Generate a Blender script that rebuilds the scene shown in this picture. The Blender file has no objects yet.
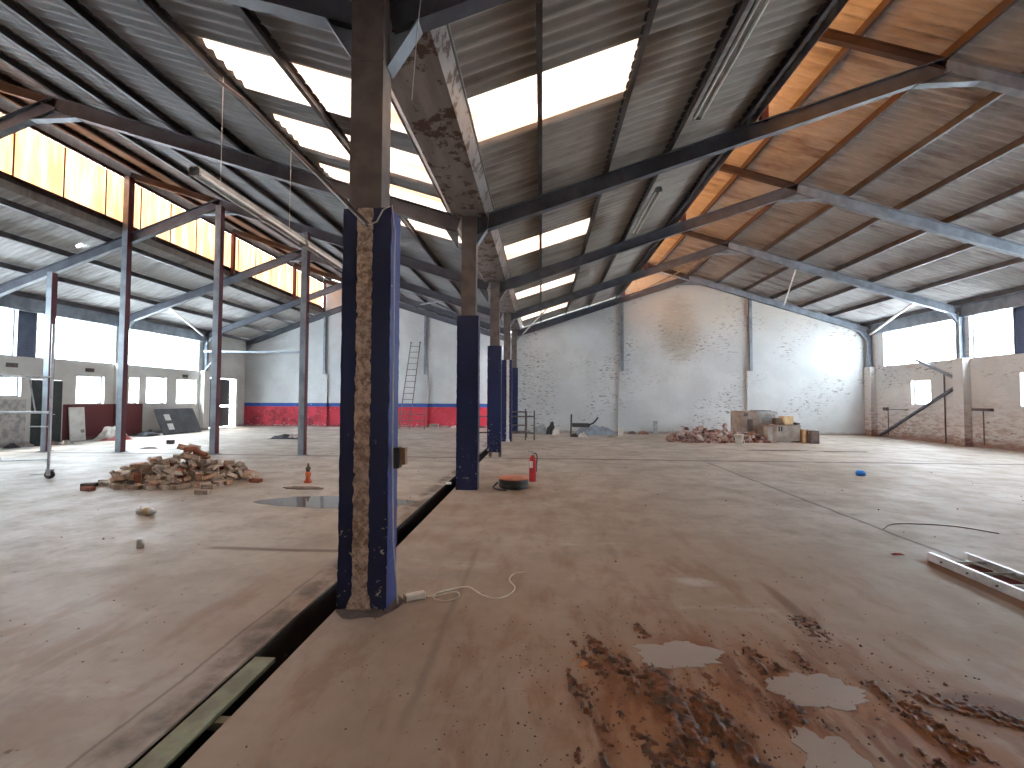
import bpy, bmesh, math, random
from mathutils import Vector, Matrix, noise
random.seed(7)
PI = math.pi
C = bpy.context.scene.collection

# ------------------------------------------------------------------ camera
EYE = 1.6
F_PX, YAW, PITCH, ROLL = 446.0, .0661, .0337, .004
cd = bpy.data.cameras.new('camera'); cam = bpy.data.objects.new('camera', cd); C.objects.link(cam)
cd.sensor_fit = 'HORIZONTAL'; cd.sensor_width = 36; cd.lens = F_PX / 1024 * 36
cd.clip_start = .05; cd.clip_end = 300
cam.matrix_world = Matrix.Translation((0, 0, EYE)) @ Matrix.Rotation(YAW, 4, 'Z') @ Matrix.Rotation(PI/2 + PITCH, 4, 'X') @ Matrix.Rotation(ROLL, 4, 'Z')
bpy.context.scene.camera = cam
# ------------------------------------------------------------------ sky and exposure
W = bpy.data.worlds.new('sky'); bpy.context.scene.world = W; W.use_nodes = True
bg = W.node_tree.nodes['Background']; bg.inputs[0].default_value = (.88, .95, 1.0, 1); bg.inputs[1].default_value = 8
sc = bpy.context.scene
sc.view_settings.view_transform = 'Standard'; sc.view_settings.look = 'None'
sc.view_settings.exposure = 2.06; sc.view_settings.gamma = 1; sc.view_settings.use_curve_mapping = False
sun_d = bpy.data.lights.new('sun', 'SUN'); sun_d.energy = 3; sun_d.angle = math.radians(2); sun_d.color = (1, .93, .82)
sun = bpy.data.objects.new('sun', sun_d); C.objects.link(sun)
sun.rotation_euler = Vector((.42, .38, -.82)).to_track_quat('-Z', 'Y').to_euler()
sc.cycles.max_bounces = 10; sc.cycles.diffuse_bounces = 6; sc.cycles.transmission_bounces = 6; sc.cycles.transparent_max_bounces = 8
sc.cycles.sample_clamp_indirect = 12

# ------------------------------------------------------------------ node materials
class NT:
    def __init__(s, name):
        s.m = bpy.data.materials.new(name); s.m.use_nodes = True
        s.t = s.m.node_tree; s.n = s.t.nodes; s.n.clear()
        s.out = s.n.new('ShaderNodeOutputMaterial')
    def put(s, sock, v):
        if isinstance(v, bpy.types.NodeSocket): s.t.links.new(v, sock)
        elif isinstance(v, tuple) and len(v) == 3 and sock.type == 'RGBA': sock.default_value = (*v, 1)
        else: sock.default_value = v
    def math(s, op, a, b=0, c=0):
        n = s.n.new('ShaderNodeMath'); n.operation = op
        s.put(n.inputs[0], a); s.put(n.inputs[1], b); s.put(n.inputs[2], c); return n.outputs[0]
    def sep(s, v):
        n = s.n.new('ShaderNodeSeparateXYZ'); s.put(n.inputs[0], v); return n.outputs
    def comb(s, x, y, z):
        n = s.n.new('ShaderNodeCombineXYZ'); s.put(n.inputs[0], x); s.put(n.inputs[1], y); s.put(n.inputs[2], z); return n.outputs[0]
    def pos(s): return s.n.new('ShaderNodeNewGeometry').outputs['Position']
    def obj(s): return s.n.new('ShaderNodeTexCoord').outputs['Object']
    def rnd(s): return s.n.new('ShaderNodeObjectInfo').outputs['Random']
    def scl(s, v, x, y, z):
        n = s.n.new('ShaderNodeVectorMath'); n.operation = 'MULTIPLY'; s.put(n.inputs[0], v); n.inputs[1].default_value = (x, y, z); return n.outputs[0]
    def noise(s, v, sc_=1, det=4, rough=.55, dist=0):
        n = s.n.new('ShaderNodeTexNoise'); s.put(n.inputs['Vector'], v); n.inputs['Scale'].default_value = sc_
        n.inputs['Detail'].default_value = det; n.inputs['Roughness'].default_value = rough; n.inputs['Distortion'].default_value = dist
        return n.outputs[0]
    def ramp(s, v, a, b, lo=0., hi=1.):     # smoothstep a..b -> lo..hi
        n = s.n.new('ShaderNodeMapRange'); n.interpolation_type = 'SMOOTHSTEP'
        s.put(n.inputs[0], v); n.inputs[1].default_value = a; n.inputs[2].default_value = b; n.inputs[3].default_value = lo; n.inputs[4].default_value = hi
        return n.outputs[0]
    def mix(s, f, a, b):
        n = s.n.new('ShaderNodeMix'); n.data_type = 'RGBA'; s.put(n.inputs[0], f); s.put(n.inputs[6], a); s.put(n.inputs[7], b); return n.outputs[2]
    def band(s, v, a, b, e=.02):            # 1 inside a..b
        return s.math('MULTIPLY', s.ramp(v, a - e, a + e), s.ramp(v, b - e, b + e, 1, 0))
    def bump(s, h, st=.3, d=.01):
        n = s.n.new('ShaderNodeBump'); s.put(n.inputs['Height'], h); n.inputs['Strength'].default_value = st; n.inputs['Distance'].default_value = d
        return n.outputs[0]
    def pbr(s, col, rough=.7, metal=0., nrm=None, spec=.5):
        n = s.n.new('ShaderNodeBsdfPrincipled'); s.put(n.inputs['Base Color'], col); s.put(n.inputs['Roughness'], rough)
        s.put(n.inputs['Metallic'], metal); s.put(n.inputs['Specular IOR Level'], spec)
        if nrm is not None: s.t.links.new(nrm, n.inputs['Normal'])
        s.t.links.new(n.outputs[0], s.out.inputs[0]); return s.m

MATS = {}
def simple(name, c1, c2=None, scale=4, rough=.7, metal=0, bump=.15, lo=.35, hi=.65, world=False):
    t = NT(name); v = t.pos() if world else t.obj()
    c2 = c2 or tuple(x * .75 for x in c1)
    n = t.noise(v, scale, 5, .6)
    MATS[name] = t.pbr(t.mix(t.ramp(n, lo, hi), c2, c1), rough, metal, t.bump(t.noise(v, scale * 6, 3), bump, .005))
    return MATS[name]

simple('rafter_paint', (.105, .115, .14), (.075, .08, .10), 3, .55, .0, world=True)
simple('wall_steel', (.25, .29, .34), (.17, .195, .23), 3, .5, .0, world=True)
simple('post_paint', (.25, .29, .33), (.17, .19, .22), 2.5, .5, .2, world=True)
simple('post_red', (.14, .035, .045), (.10, .03, .04), 3, .55, .1, world=True)
simple('purlin_steel', (.10, .095, .10), (.065, .06, .065), 3, .45, .4, world=True)
simple('rusty_purlin', (.075, .045, .036), (.05, .034, .03), 3, .6, .3, world=True)
simple('column_steel', (.17, .145, .135), (.12, .10, .095), 5, .5, .1, world=True)
simple('galv', (.55, .56, .58), (.4, .41, .43), 8, .35, .6)
simple('pipe_brown', (.16, .13, .12), (.10, .08, .07), 5, .5, .4)
simple('lamp_white', (.75, .75, .72), (.6, .6, .57), 6, .4)
simple('lamp_body', (.32, .32, .30), (.22, .22, .2), 6, .4)
simple('wire', (.55, .52, .48), (.45, .42, .4), 6, .5)
simple('cable_white', (.78, .72, .62), (.62, .55, .46), 6, .5)
simple('red_paint', (.50, .02, .025), (.38, .015, .02), 6, .35)
simple('black_rubber', (.022, .022, .024), (.04, .038, .036), 8, .6)
simple('label_white', (.8, .8, .78), (.7, .7, .68), 8, .5)
simple('orange_top', (.62, .23, .13), (.48, .16, .09), 8, .6)
simple('alu', (.72, .72, .70), (.55, .55, .54), 8, .35, .7)
simple('ladder_rung', (.62, .62, .6), (.4, .38, .36), 8, .45, .5)
simple('red_board', (.22, .04, .03), (.13, .03, .025), 6, .6)
simple('wood_green', (.30, .31, .20), (.20, .19, .13), 5, .75)
simple('old_wood', (.17, .12, .08), (.09, .06, .045), 6, .8)
simple('grey_board', (.11, .115, .125), (.07, .07, .08), 2, .6)
simple('dark_green', (.022, .035, .034), (.012, .02, .02), 4, .5)
simple('black_door', (.02, .02, .024), (.012, .012, .014), 4, .5)
simple('white_board', (.72, .71, .68), (.58, .56, .53), 3, .6)
simple('bag_white', (.75, .72, .68), (.55, .5, .45), 6, .6)
simple('bag_red', (.35, .03, .03), (.2, .02, .02), 6, .6)
simple('blue_plastic', (.01, .22, .75), (.01, .15, .5), 6, .35)
simple('orange_plastic', (.75, .2, .08), (.6, .13, .05), 10, .4)
simple('tarp_blue', (.30, .36, .42), (.2, .24, .3), 5, .5)
simple('dark_junk', (.04, .045, .055), (.02, .02, .025), 6, .6)
simple('card_brown', (.34, .28, .24), (.24, .17, .13), 3, .8)
simple('block_grey', (.42, .37, .33), (.30, .26, .23), 5, .85)
simple('block_cool', (.40, .42, .43), (.28, .29, .30), 5, .8)
simple('block_dark', (.16, .12, .11), (.09, .07, .06), 5, .85)
simple('foam_yellow', (.62, .46, .28), (.5, .34, .18), 4, .8)
simple('louvre_blue', (.07, .085, .13), (.05, .06, .09), 4, .3)
simple('box_tan', (.35, .2, .12), (.25, .14, .08), 10, .6)
simple('stone_orange', (.7, .3, .12), (.45, .17, .07), 15, .8)
for i, (a, b) in enumerate([((.58, .40, .29), (.40, .24, .16)), ((.46, .37, .29), (.30, .22, .16)), ((.60, .52, .43), (.42, .33, .27)), ((.36, .14, .09), (.24, .08, .055)), ((.14, .11, .10), (.08, .06, .05))]):
    simple('brick_%s' % 'abcde'[i], a, b, 9, .9, 0, .5)
for i, (a, b) in enumerate([((.50, .36, .33), (.30, .18, .15)), ((.60, .52, .50), (.40, .3, .27)), ((.32, .16, .12), (.2, .09, .07)), ((.16, .11, .10), (.08, .05, .05))]):
    simple('rubble_%s' % 'abcd'[i], a, b, 7, .9, 0, .4)

# corrugated asbestos cement sheet: stains run down the slope, joints between the sheets
def sheet_mat(name, tone, dirt, amt):
    t = NT(name); p = t.pos(); s = t.sep(p)
    st = t.noise(t.comb(t.math('MULTIPLY', s[0], .55), t.math('MULTIPLY', s[1], 3.2), 0), 1.0, 5, .6)
    bl = t.noise(p, .55, 4, .6)
    d = t.math('MULTIPLY', t.ramp(st, .38, .72), t.ramp(bl, .35, .62))
    col = t.mix(t.math('MULTIPLY', d, amt), tone, dirt)
    # each sheet has its own tone: one metre wide
    wn = t.n.new('ShaderNodeTexWhiteNoise'); wn.noise_dimensions = '2D'
    t.put(wn.inputs['Vector'], t.comb(t.math('FLOOR', t.math('DIVIDE', s[0], 2.6)), t.math('FLOOR', t.math('DIVIDE', s[1], 1.06)), 0))
    col = t.mix(t.math('MULTIPLY', wn.outputs[0], .38), col, tuple(x * .52 for x in tone))
    fine = t.noise(t.comb(t.math('MULTIPLY', s[0], 3), t.math('MULTIPLY', s[1], 30), 0), 1, 3)
    col = t.mix(t.ramp(fine, .3, .75, 0, .35), col, tuple(x * .45 for x in tone))
    MATS[name] = t.pbr(col, .85)
sheet_mat('sheet_grey', (.40, .37, .34), (.13, .095, .075), .85)
sheet_mat('sheet_brown', (.50, .485, .475), (.15, .10, .085), .95)
sheet_mat('sheet_pale', (.50, .50, .50), (.16, .14, .13), .8)
sheet_mat('sheet_dull', (.30, .30, .31), (.13, .12, .12), .7)

def translucent(name, col, trans=.0, alb=.9):
    t = NT(name)
    a = t.n.new('ShaderNodeBsdfTranslucent'); b = t.n.new('ShaderNodeBsdfDiffuse'); m = t.n.new('ShaderNodeMixShader')
    v = t.pos(); s = t.sep(v)
    st = t.noise(t.comb(0, t.math('MULTIPLY', s[1], 4), t.math('MULTIPLY', s[2], .5)), 1, 3)
    c = t.mix(t.ramp(st, .35, .7, 0, .9), col, tuple(x * y for x, y in zip(col, (.8, .55, .4))))
    t.put(a.inputs[0], c); b.inputs[0].default_value = (*[x * .8 for x in col], 1); m.inputs[0].default_value = .12
    t.t.links.new(a.outputs[0], m.inputs[1]); t.t.links.new(b.outputs[0], m.inputs[2])
    last = m.outputs[0]
    if trans:
        tr = t.n.new('ShaderNodeBsdfTransparent'); m2 = t.n.new('ShaderNodeMixShader'); m2.inputs[0].default_value = trans
        t.t.links.new(last, m2.inputs[1]); t.t.links.new(tr.outputs[0], m2.inputs[2]); last = m2.outputs[0]
    t.t.links.new(last, t.out.inputs[0]); MATS[name] = t.m
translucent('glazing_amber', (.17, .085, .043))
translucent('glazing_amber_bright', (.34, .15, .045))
translucent('skylight_white', (.55, .50, .45))
def glass(name):
    t = NT(name)
    a = t.n.new('ShaderNodeBsdfTransparent'); b = t.n.new('ShaderNodeBsdfGlossy'); m = t.n.new('ShaderNodeMixShader')
    a.inputs[0].default_value = (.93, .96, .98, 1); b.inputs['Roughness'].default_value = .1; m.inputs[0].default_value = .05
    t.t.links.new(a.outputs[0], m.inputs[1]); t.t.links.new(b.outputs[0], m.inputs[2]); t.t.links.new(m.outputs[0], t.out.inputs[0]); MATS[name] = t.m
glass('pane')

# whitewashed brick walls
def wall_mat(name, swap, band=False, bare=0., base=(.60, .62, .63)):
    t = NT(name); p = t.pos(); s = t.sep(p)
    h = s[1] if swap else s[0]
    vv = t.comb(h, s[2], 0)
    br = t.n.new('ShaderNodeTexBrick'); t.put(br.inputs['Vector'], vv)
    br.inputs['Scale'].default_value = 1; br.inputs['Brick Width'].default_value = .23; br.inputs['Row Height'].default_value = .085
    br.inputs['Mortar Size'].default_value = .008; br.inputs['Mortar Smooth'].default_value = .4
    n1 = t.noise(p, .8, 5, .6); n2 = t.noise(t.scl(p, 1, 1, 3.2), 3.4, 4, .65)
    n3 = t.noise(t.scl(p, 1, 1, 2.5), 7, 3, .6)
    col = t.mix(t.ramp(n1, .3, .7), tuple(x * .84 for x in base), base)
    col = t.mix(t.math('MULTIPLY', br.outputs['Fac'], .22), col, tuple(x * .62 for x in base))
    # chips that show the dark brick, in patches
    patch = t.ramp(t.noise(p, .5, 4, .6), .47, .60)
    n5 = t.noise(t.scl(p, 1, 1, 3.4), 5.2, 4, .7)
    chips = t.math('MULTIPLY', t.ramp(n5, .585, .63), patch)
    if band is True: patch = t.math('MAXIMUM', patch, t.math('MULTIPLY', t.band(s[0], -1.3, .6, .5), t.ramp(s[2], 4.5, 3.5)))
    chips = t.math('MULTIPLY', t.ramp(n5, .57, .62), patch)
    if band is True:   # few chips on the freshly painted end
        chips = t.math('MULTIPLY', chips, t.ramp(s[0], -2.5, -.5, .35, 1))
        chips = t.math('MULTIPLY', chips, .85)
    col = t.mix(chips, col, (.14, .11, .10))
    if bare:
        low = t.ramp(t.math('ADD', s[2], t.math('MULTIPLY', n1, -1.6)), -.6, 1.3, 1, 0)
        b = t.math('MULTIPLY', t.ramp(n2, .56 - bare, .64), low)
        col = t.mix(b, col, t.mix(t.noise(p, 5, 3), (.30, .20, .16), (.42, .32, .27)))
        foot = t.ramp(t.math('ADD', s[2], t.math('MULTIPLY', n2, -.35)), -.1, .22, 1, 0)
        col = t.mix(t.math('MULTIPLY', foot, .75), col, (.22, .12, .09))
    if band:
        zz = t.math('ADD', s[2], t.math('MULTIPLY', t.math('SUBTRACT', n3, .5), .02))
        # brown water stain under the gable
        sx = t.math('DIVIDE', t.math('SUBTRACT', s[0], 6.55), 1.05); sz = t.math('DIVIDE', t.math('SUBTRACT', s[2], 4.95), 1.75)
        rr = t.math('ADD', t.math('ADD', t.math('MULTIPLY', sx, sx), t.math('MULTIPLY', sz, sz)), t.math('MULTIPLY', t.math('SUBTRACT', n2, .5), 1.6))
        col = t.mix(t.ramp(rr, .1, 1.2, .62, 0), col, (.30, .235, .16))
        up = t.math('MULTIPLY', t.ramp(s[2], 3.6, 6.2), t.ramp(n1, .3, .7, .25, .65))
        col = t.mix(t.math('MULTIPLY', up, t.ramp(s[0], 2, 5)), col, (.56, .50, .40))
        paint = t.ramp(s[0], -1.35, -1.3, 1, 0)
        wear = t.ramp(t.math('ADD', n3, t.ramp(s[2], 0, .25, .16, 0)), .66, .70, 1, .1)
        paint = t.math('MULTIPLY', paint, wear)
        redc = t.mix(t.ramp(n1, .3, .7), (.50, .035, .06), (.62, .06, .09))
        corner_shade = t.math('MULTIPLY', t.ramp(t.noise(p, 1.1, 4, .6), .42, .6), t.band(s[0], -16.8, -12.6, .8))  # shade near the left corner door, painted into the red
        redc = t.mix(t.math('MULTIPLY', corner_shade, .75), redc, (.10, .02, .03))
        col = t.mix(t.math('MULTIPLY', paint, t.ramp(zz, 1.125, 1.135, 1, 0)), col, redc)
        col = t.mix(t.math('MULTIPLY', paint, t.band(zz, 1.13, 1.33, .005)), col, (.03, .09, .34))
        foot = t.ramp(t.math('ADD', s[2], t.math('MULTIPLY', n3, -.2)), -.1, .06, 1, 0)
        col = t.mix(t.math('MULTIPLY', foot, .7), col, (.2, .12, .10))
    hgt = t.math('ADD', t.math('MULTIPLY', br.outputs['Fac'], -1), t.math('MULTIPLY', n3, .8))
    MATS[name] = t.pbr(col, .85, 0, t.bump(hgt, .5, .012))
wall_mat('wall_back_paint', False, True)
wall_mat('wall_right_paint', True, False, .13, (.62, .61, .60))
def left_wall_mat():
    t = NT('wall_left_paint'); p = t.pos(); s = t.sep(p); n1 = t.noise(p, .8, 5, .6); n3 = t.noise(p, 6, 4, .6)
    col = t.mix(t.ramp(n1, .3, .7), (.50, .48, .45), (.60, .585, .56))
    z = t.math('ADD', s[2], t.math('MULTIPLY', t.math('SUBTRACT', n3, .5), .03))
    m = t.math('MULTIPLY', t.band(s[1], 14.85, 18.05, .015), t.ramp(z, 1.33, 1.36, 1, 0))
    col = t.mix(m, col, t.mix(n1, (.14, .03, .032), (.10, .025, .027)))
    g = t.math('MULTIPLY', t.ramp(s[1], 13.7, 13.72, 1, 0), t.ramp(z, 1.5, 1.56, 1, 0))
    col = t.mix(g, col, t.mix(t.ramp(n3, .4, .6), (.30, .29, .28), (.48, .46, .44)))
    foot = t.ramp(t.math('ADD', s[2], t.math('MULTIPLY', n3, -.2)), -.08, .08, 1, 0)
    col = t.mix(t.math('MULTIPLY', foot, .7), col, (.16, .12, .10))
    MATS['wall_left_paint'] = t.pbr(col, .8, 0, t.bump(n3, .3, .01))
left_wall_mat()

# floor: worn concrete with red soil tracked over it, joints and oily stains
def floor_mat():
    t = NT('floor_concrete'); p = t.pos(); s = t.sep(p); x, y = s[0], s[1]
    n1 = t.noise(p, .35, 5, .6); n2 = t.noise(p, 1.7, 5, .62); n3 = t.noise(p, 9, 4, .6); n4 = t.noise(p, 26, 3, .6)
    ns = t.noise(t.scl(p, 2.2, .8, 1), 1.6, 5, .65, .3)
    col = t.mix(t.ramp(n1, .32, .68), (.39, .335, .275), (.52, .475, .42))
    col = t.mix(t.ramp(n2, .38, .70, 0, .6), col, (.29, .235, .185))
    col = t.mix(t.ramp(n3, .45, .75, 0, .3), col, (.22, .18, .15))
    # reddish soil: strongest in the near middle of the right nave and by the columns
    def blob(cx, cy, rx, ry, wob=1.2, a=.0, b=1.3):
        ux = t.math('DIVIDE', t.math('SUBTRACT', x, cx), rx); uy = t.math('DIVIDE', t.math('SUBTRACT', y, cy), ry)
        r = t.math('ADD', t.math('MULTIPLY', ux, ux), t.math('MULTIPLY', uy, uy))
        r = t.math('ADD', r, t.math('MULTIPLY', t.math('SUBTRACT', n2, .5), wob))
        return t.ramp(r, a, b, 1, 0)
    soil = t.math('MAXIMUM', blob(.6, 2.0, 3.4, 4.2), t.math('MULTIPLY', blob(-.2, 6, 2.6, 4.5), .6))
    soil = t.math('MAXIMUM', soil, t.math('MULTIPLY', blob(-3.2, 1.6, 2.6, 2.6), .75))
    soil = t.math('MAXIMUM', soil, t.math('MULTIPLY', blob(-1.9, 3.0, .9, 1.6), .9))
    col = t.mix(t.math('MULTIPLY', soil, .62), col, (.31, .185, .11))
    col = t.mix(t.math('MULTIPLY', t.math('MULTIPLY', soil, t.ramp(ns, .47, .66)), .55), col, (.21, .10, .05))
    # pale scuffs
    col = t.mix(t.math('MULTIPLY', t.ramp(t.noise(t.scl(p, .5, 1.2, 1), 1.3, 5, .7), .56, .75), .35), col, (.62, .60, .58))
    # mud patch: orange-brown stain beneath the clods
    mud = blob(1.25, 2.35, 1.25, .95, 2.4, .2, 1.25)
    mud2 = t.math('MULTIPLY', mud, t.ramp(t.noise(t.scl(p, 3.4, 1.2, 1), 1.5, 5, .65, .4), .42, .58))
    col = t.mix(t.math('MULTIPLY', mud, t.ramp(ns, .35, .6, .2, .75)), col, (.33, .13, .045))
    col = t.mix(t.math('MULTIPLY', mud2, .8), col, (.17, .055, .018))
    sm = t.math('MAXIMUM', blob(1.93, 3.65, .07, .42, 1.6, .0, 1.2), blob(2.3, 2.55, .35, .13, 1.6, .2, 1.2))
    col = t.mix(t.math('MULTIPLY', sm, .7), col, (.13, .06, .035))
    # rusty brown mark beside the ladder
    ed = t.math('SUBTRACT', x, t.math('ADD', 3.83, t.math('MULTIPLY', t.math('SUBTRACT', y, 3.91), .05)))
    rust = t.math('MULTIPLY', t.band(ed, -.13, .04, .03), t.ramp(y, 4.72, 4.86, 1, 0))
    col = t.mix(t.math('MULTIPLY', rust, .9), col, (.20, .085, .03))
    wh = blob(1.36, 4.08, .28, .14, 2.2, .0, .8)
    col = t.mix(t.math('MULTIPLY', wh, .5), col, (.6, .56, .54))
    # dark scattered spots
    spots = t.math('MULTIPLY', t.ramp(n3, .665, .70), t.ramp(n2, .45, .6))
    col = t.mix(t.math('MULTIPLY', spots, .7), col, (.10, .065, .05))
    far = t.ramp(t.noise(t.scl(p, .5, 1.5, 1), 1.1, 5, .65), .58, .68)
    col = t.mix(t.math('MULTIPLY', far, .3), col, (.24, .21, .19))
    # dark dirt by the trench and a dark damp line
    tr = t.math('MULTIPLY', t.band(x, -2.0, -1.78, .09), t.ramp(n2, .38, .6))
    col = t.mix(t.math('MULTIPLY', tr, .7), col, (.05, .035, .028))
    dl = t.math('MULTIPLY', t.band(t.math('ADD', y, t.math('MULTIPLY', n2, .1)), 4.6, 4.69, .025), t.band(x, -3.55, -1.9, .1))
    col = t.mix(t.math('MULTIPLY', dl, .8), col, (.12, .085, .06))
    wob = t.math('MULTIPLY', t.math('SUBTRACT', n2, .5), .10)
    def line(v, c, w, k, colr=(.10, .08, .07), ext=None):
        m = t.band(t.math('ADD', v, wob), c - w, c + w, w)
        if ext is not None: m = t.math('MULTIPLY', m, ext)
        return t.mix(t.math('MULTIPLY', m, k), col, colr)
    col = line(y, 12.1, .07, 1)
    col = line(x, t_c1, .024, .85, ext=t.ramp(y, 12.1, 12.15, 1, 0))
    col = line(x, -2.04, .010, .6, ext=t.ramp(y, 3.7, 4.4, 1, 0))
    col = line(x, -.68, .025, .35, ext=t.band(y, 2.2, 4.9, .3))
    col = line(y, 9.3, .012, .55, ext=t.ramp(x, 4.2, 4.4))
    rough = t.ramp(n2, .3, .7, .5, .72)
    h = t.math('ADD', t.math('MULTIPLY', n3, .6), t.math('MULTIPLY', n4, .4))
    MATS['floor_concrete'] = t.pbr(col, rough, 0, t.bump(h, .35, .006), .4)
t_c1 = 4.22
floor_mat()
simple('trench_dirt_shade', (.035, .026, .02), (.02, .014, .012), 6, .9, world=True)
def blue_mat():
    t = NT('blue_casing'); p = t.pos(); s = t.sep(p); n3 = t.noise(p, 16, 4, .65); n1 = t.noise(p, 1.3, 4)
    low = t.ramp(s[2], 0, 1.5, .10, 0)
    col = t.mix(t.ramp(n1, .3, .7), (.007, .014, .06), (.010, .021, .09))
    col = t.mix(t.ramp(t.math('ADD', n3, low), .705, .73), col, (.5, .5, .48))
    MATS['blue_casing'] = t.pbr(col, .42, 0, t.bump(n3, .25, .006))
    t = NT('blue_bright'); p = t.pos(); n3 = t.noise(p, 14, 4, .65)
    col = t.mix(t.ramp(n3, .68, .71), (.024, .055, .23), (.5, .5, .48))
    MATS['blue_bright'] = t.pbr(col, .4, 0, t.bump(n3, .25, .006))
    t = NT('mortar'); p = t.pos(); n3 = t.noise(p, 22, 5, .7); n2 = t.noise(p, 4, 4)
    col = t.mix(t.ramp(n3, .35, .65), (.30, .19, .13), (.80, .64, .52)); col = t.mix(t.ramp(n2, .5, .7, 0, .5), col, (.62, .53, .46))
    MATS['mortar'] = t.pbr(col, .9, 0, t.bump(n3, .9, .02))
    t = NT('gutter_rust'); p = t.pos(); n = t.noise(t.scl(p, 5, .9, 1), 1, 5, .65); n3 = t.noise(p, 4, 4, .7)
    col = t.mix(t.ramp(n, .35, .65), (.19, .165, .155), (.28, .25, .23)); col = t.mix(t.ramp(n3, .52, .60), col, (.07, .035, .02))
    MATS['gutter_rust'] = t.pbr(col, .5, .3)
    t = NT('puddle_water'); p = t.pos()
    MATS['puddle_water'] = t.pbr(t.mix(t.noise(p, 3), (.10, .085, .075), (.16, .14, .12)), .06, 0, None, .6)
    t = NT('puddle_mud'); p = t.pos()
    MATS['puddle_mud'] = t.pbr(t.mix(t.noise(p, 3), (.33, .275, .24), (.42, .36, .32)), .4, 0, None, .5)
    t = NT('wet_mud'); p = t.pos(); n = t.noise(p, 14, 4, .6)
    MATS['wet_mud'] = t.pbr(t.mix(t.ramp(n, .35, .7), (.045, .016, .007), (.24, .075, .022)), .5, 0, t.bump(t.noise(p, 60, 3), .8, .006))
blue_mat()

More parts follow.
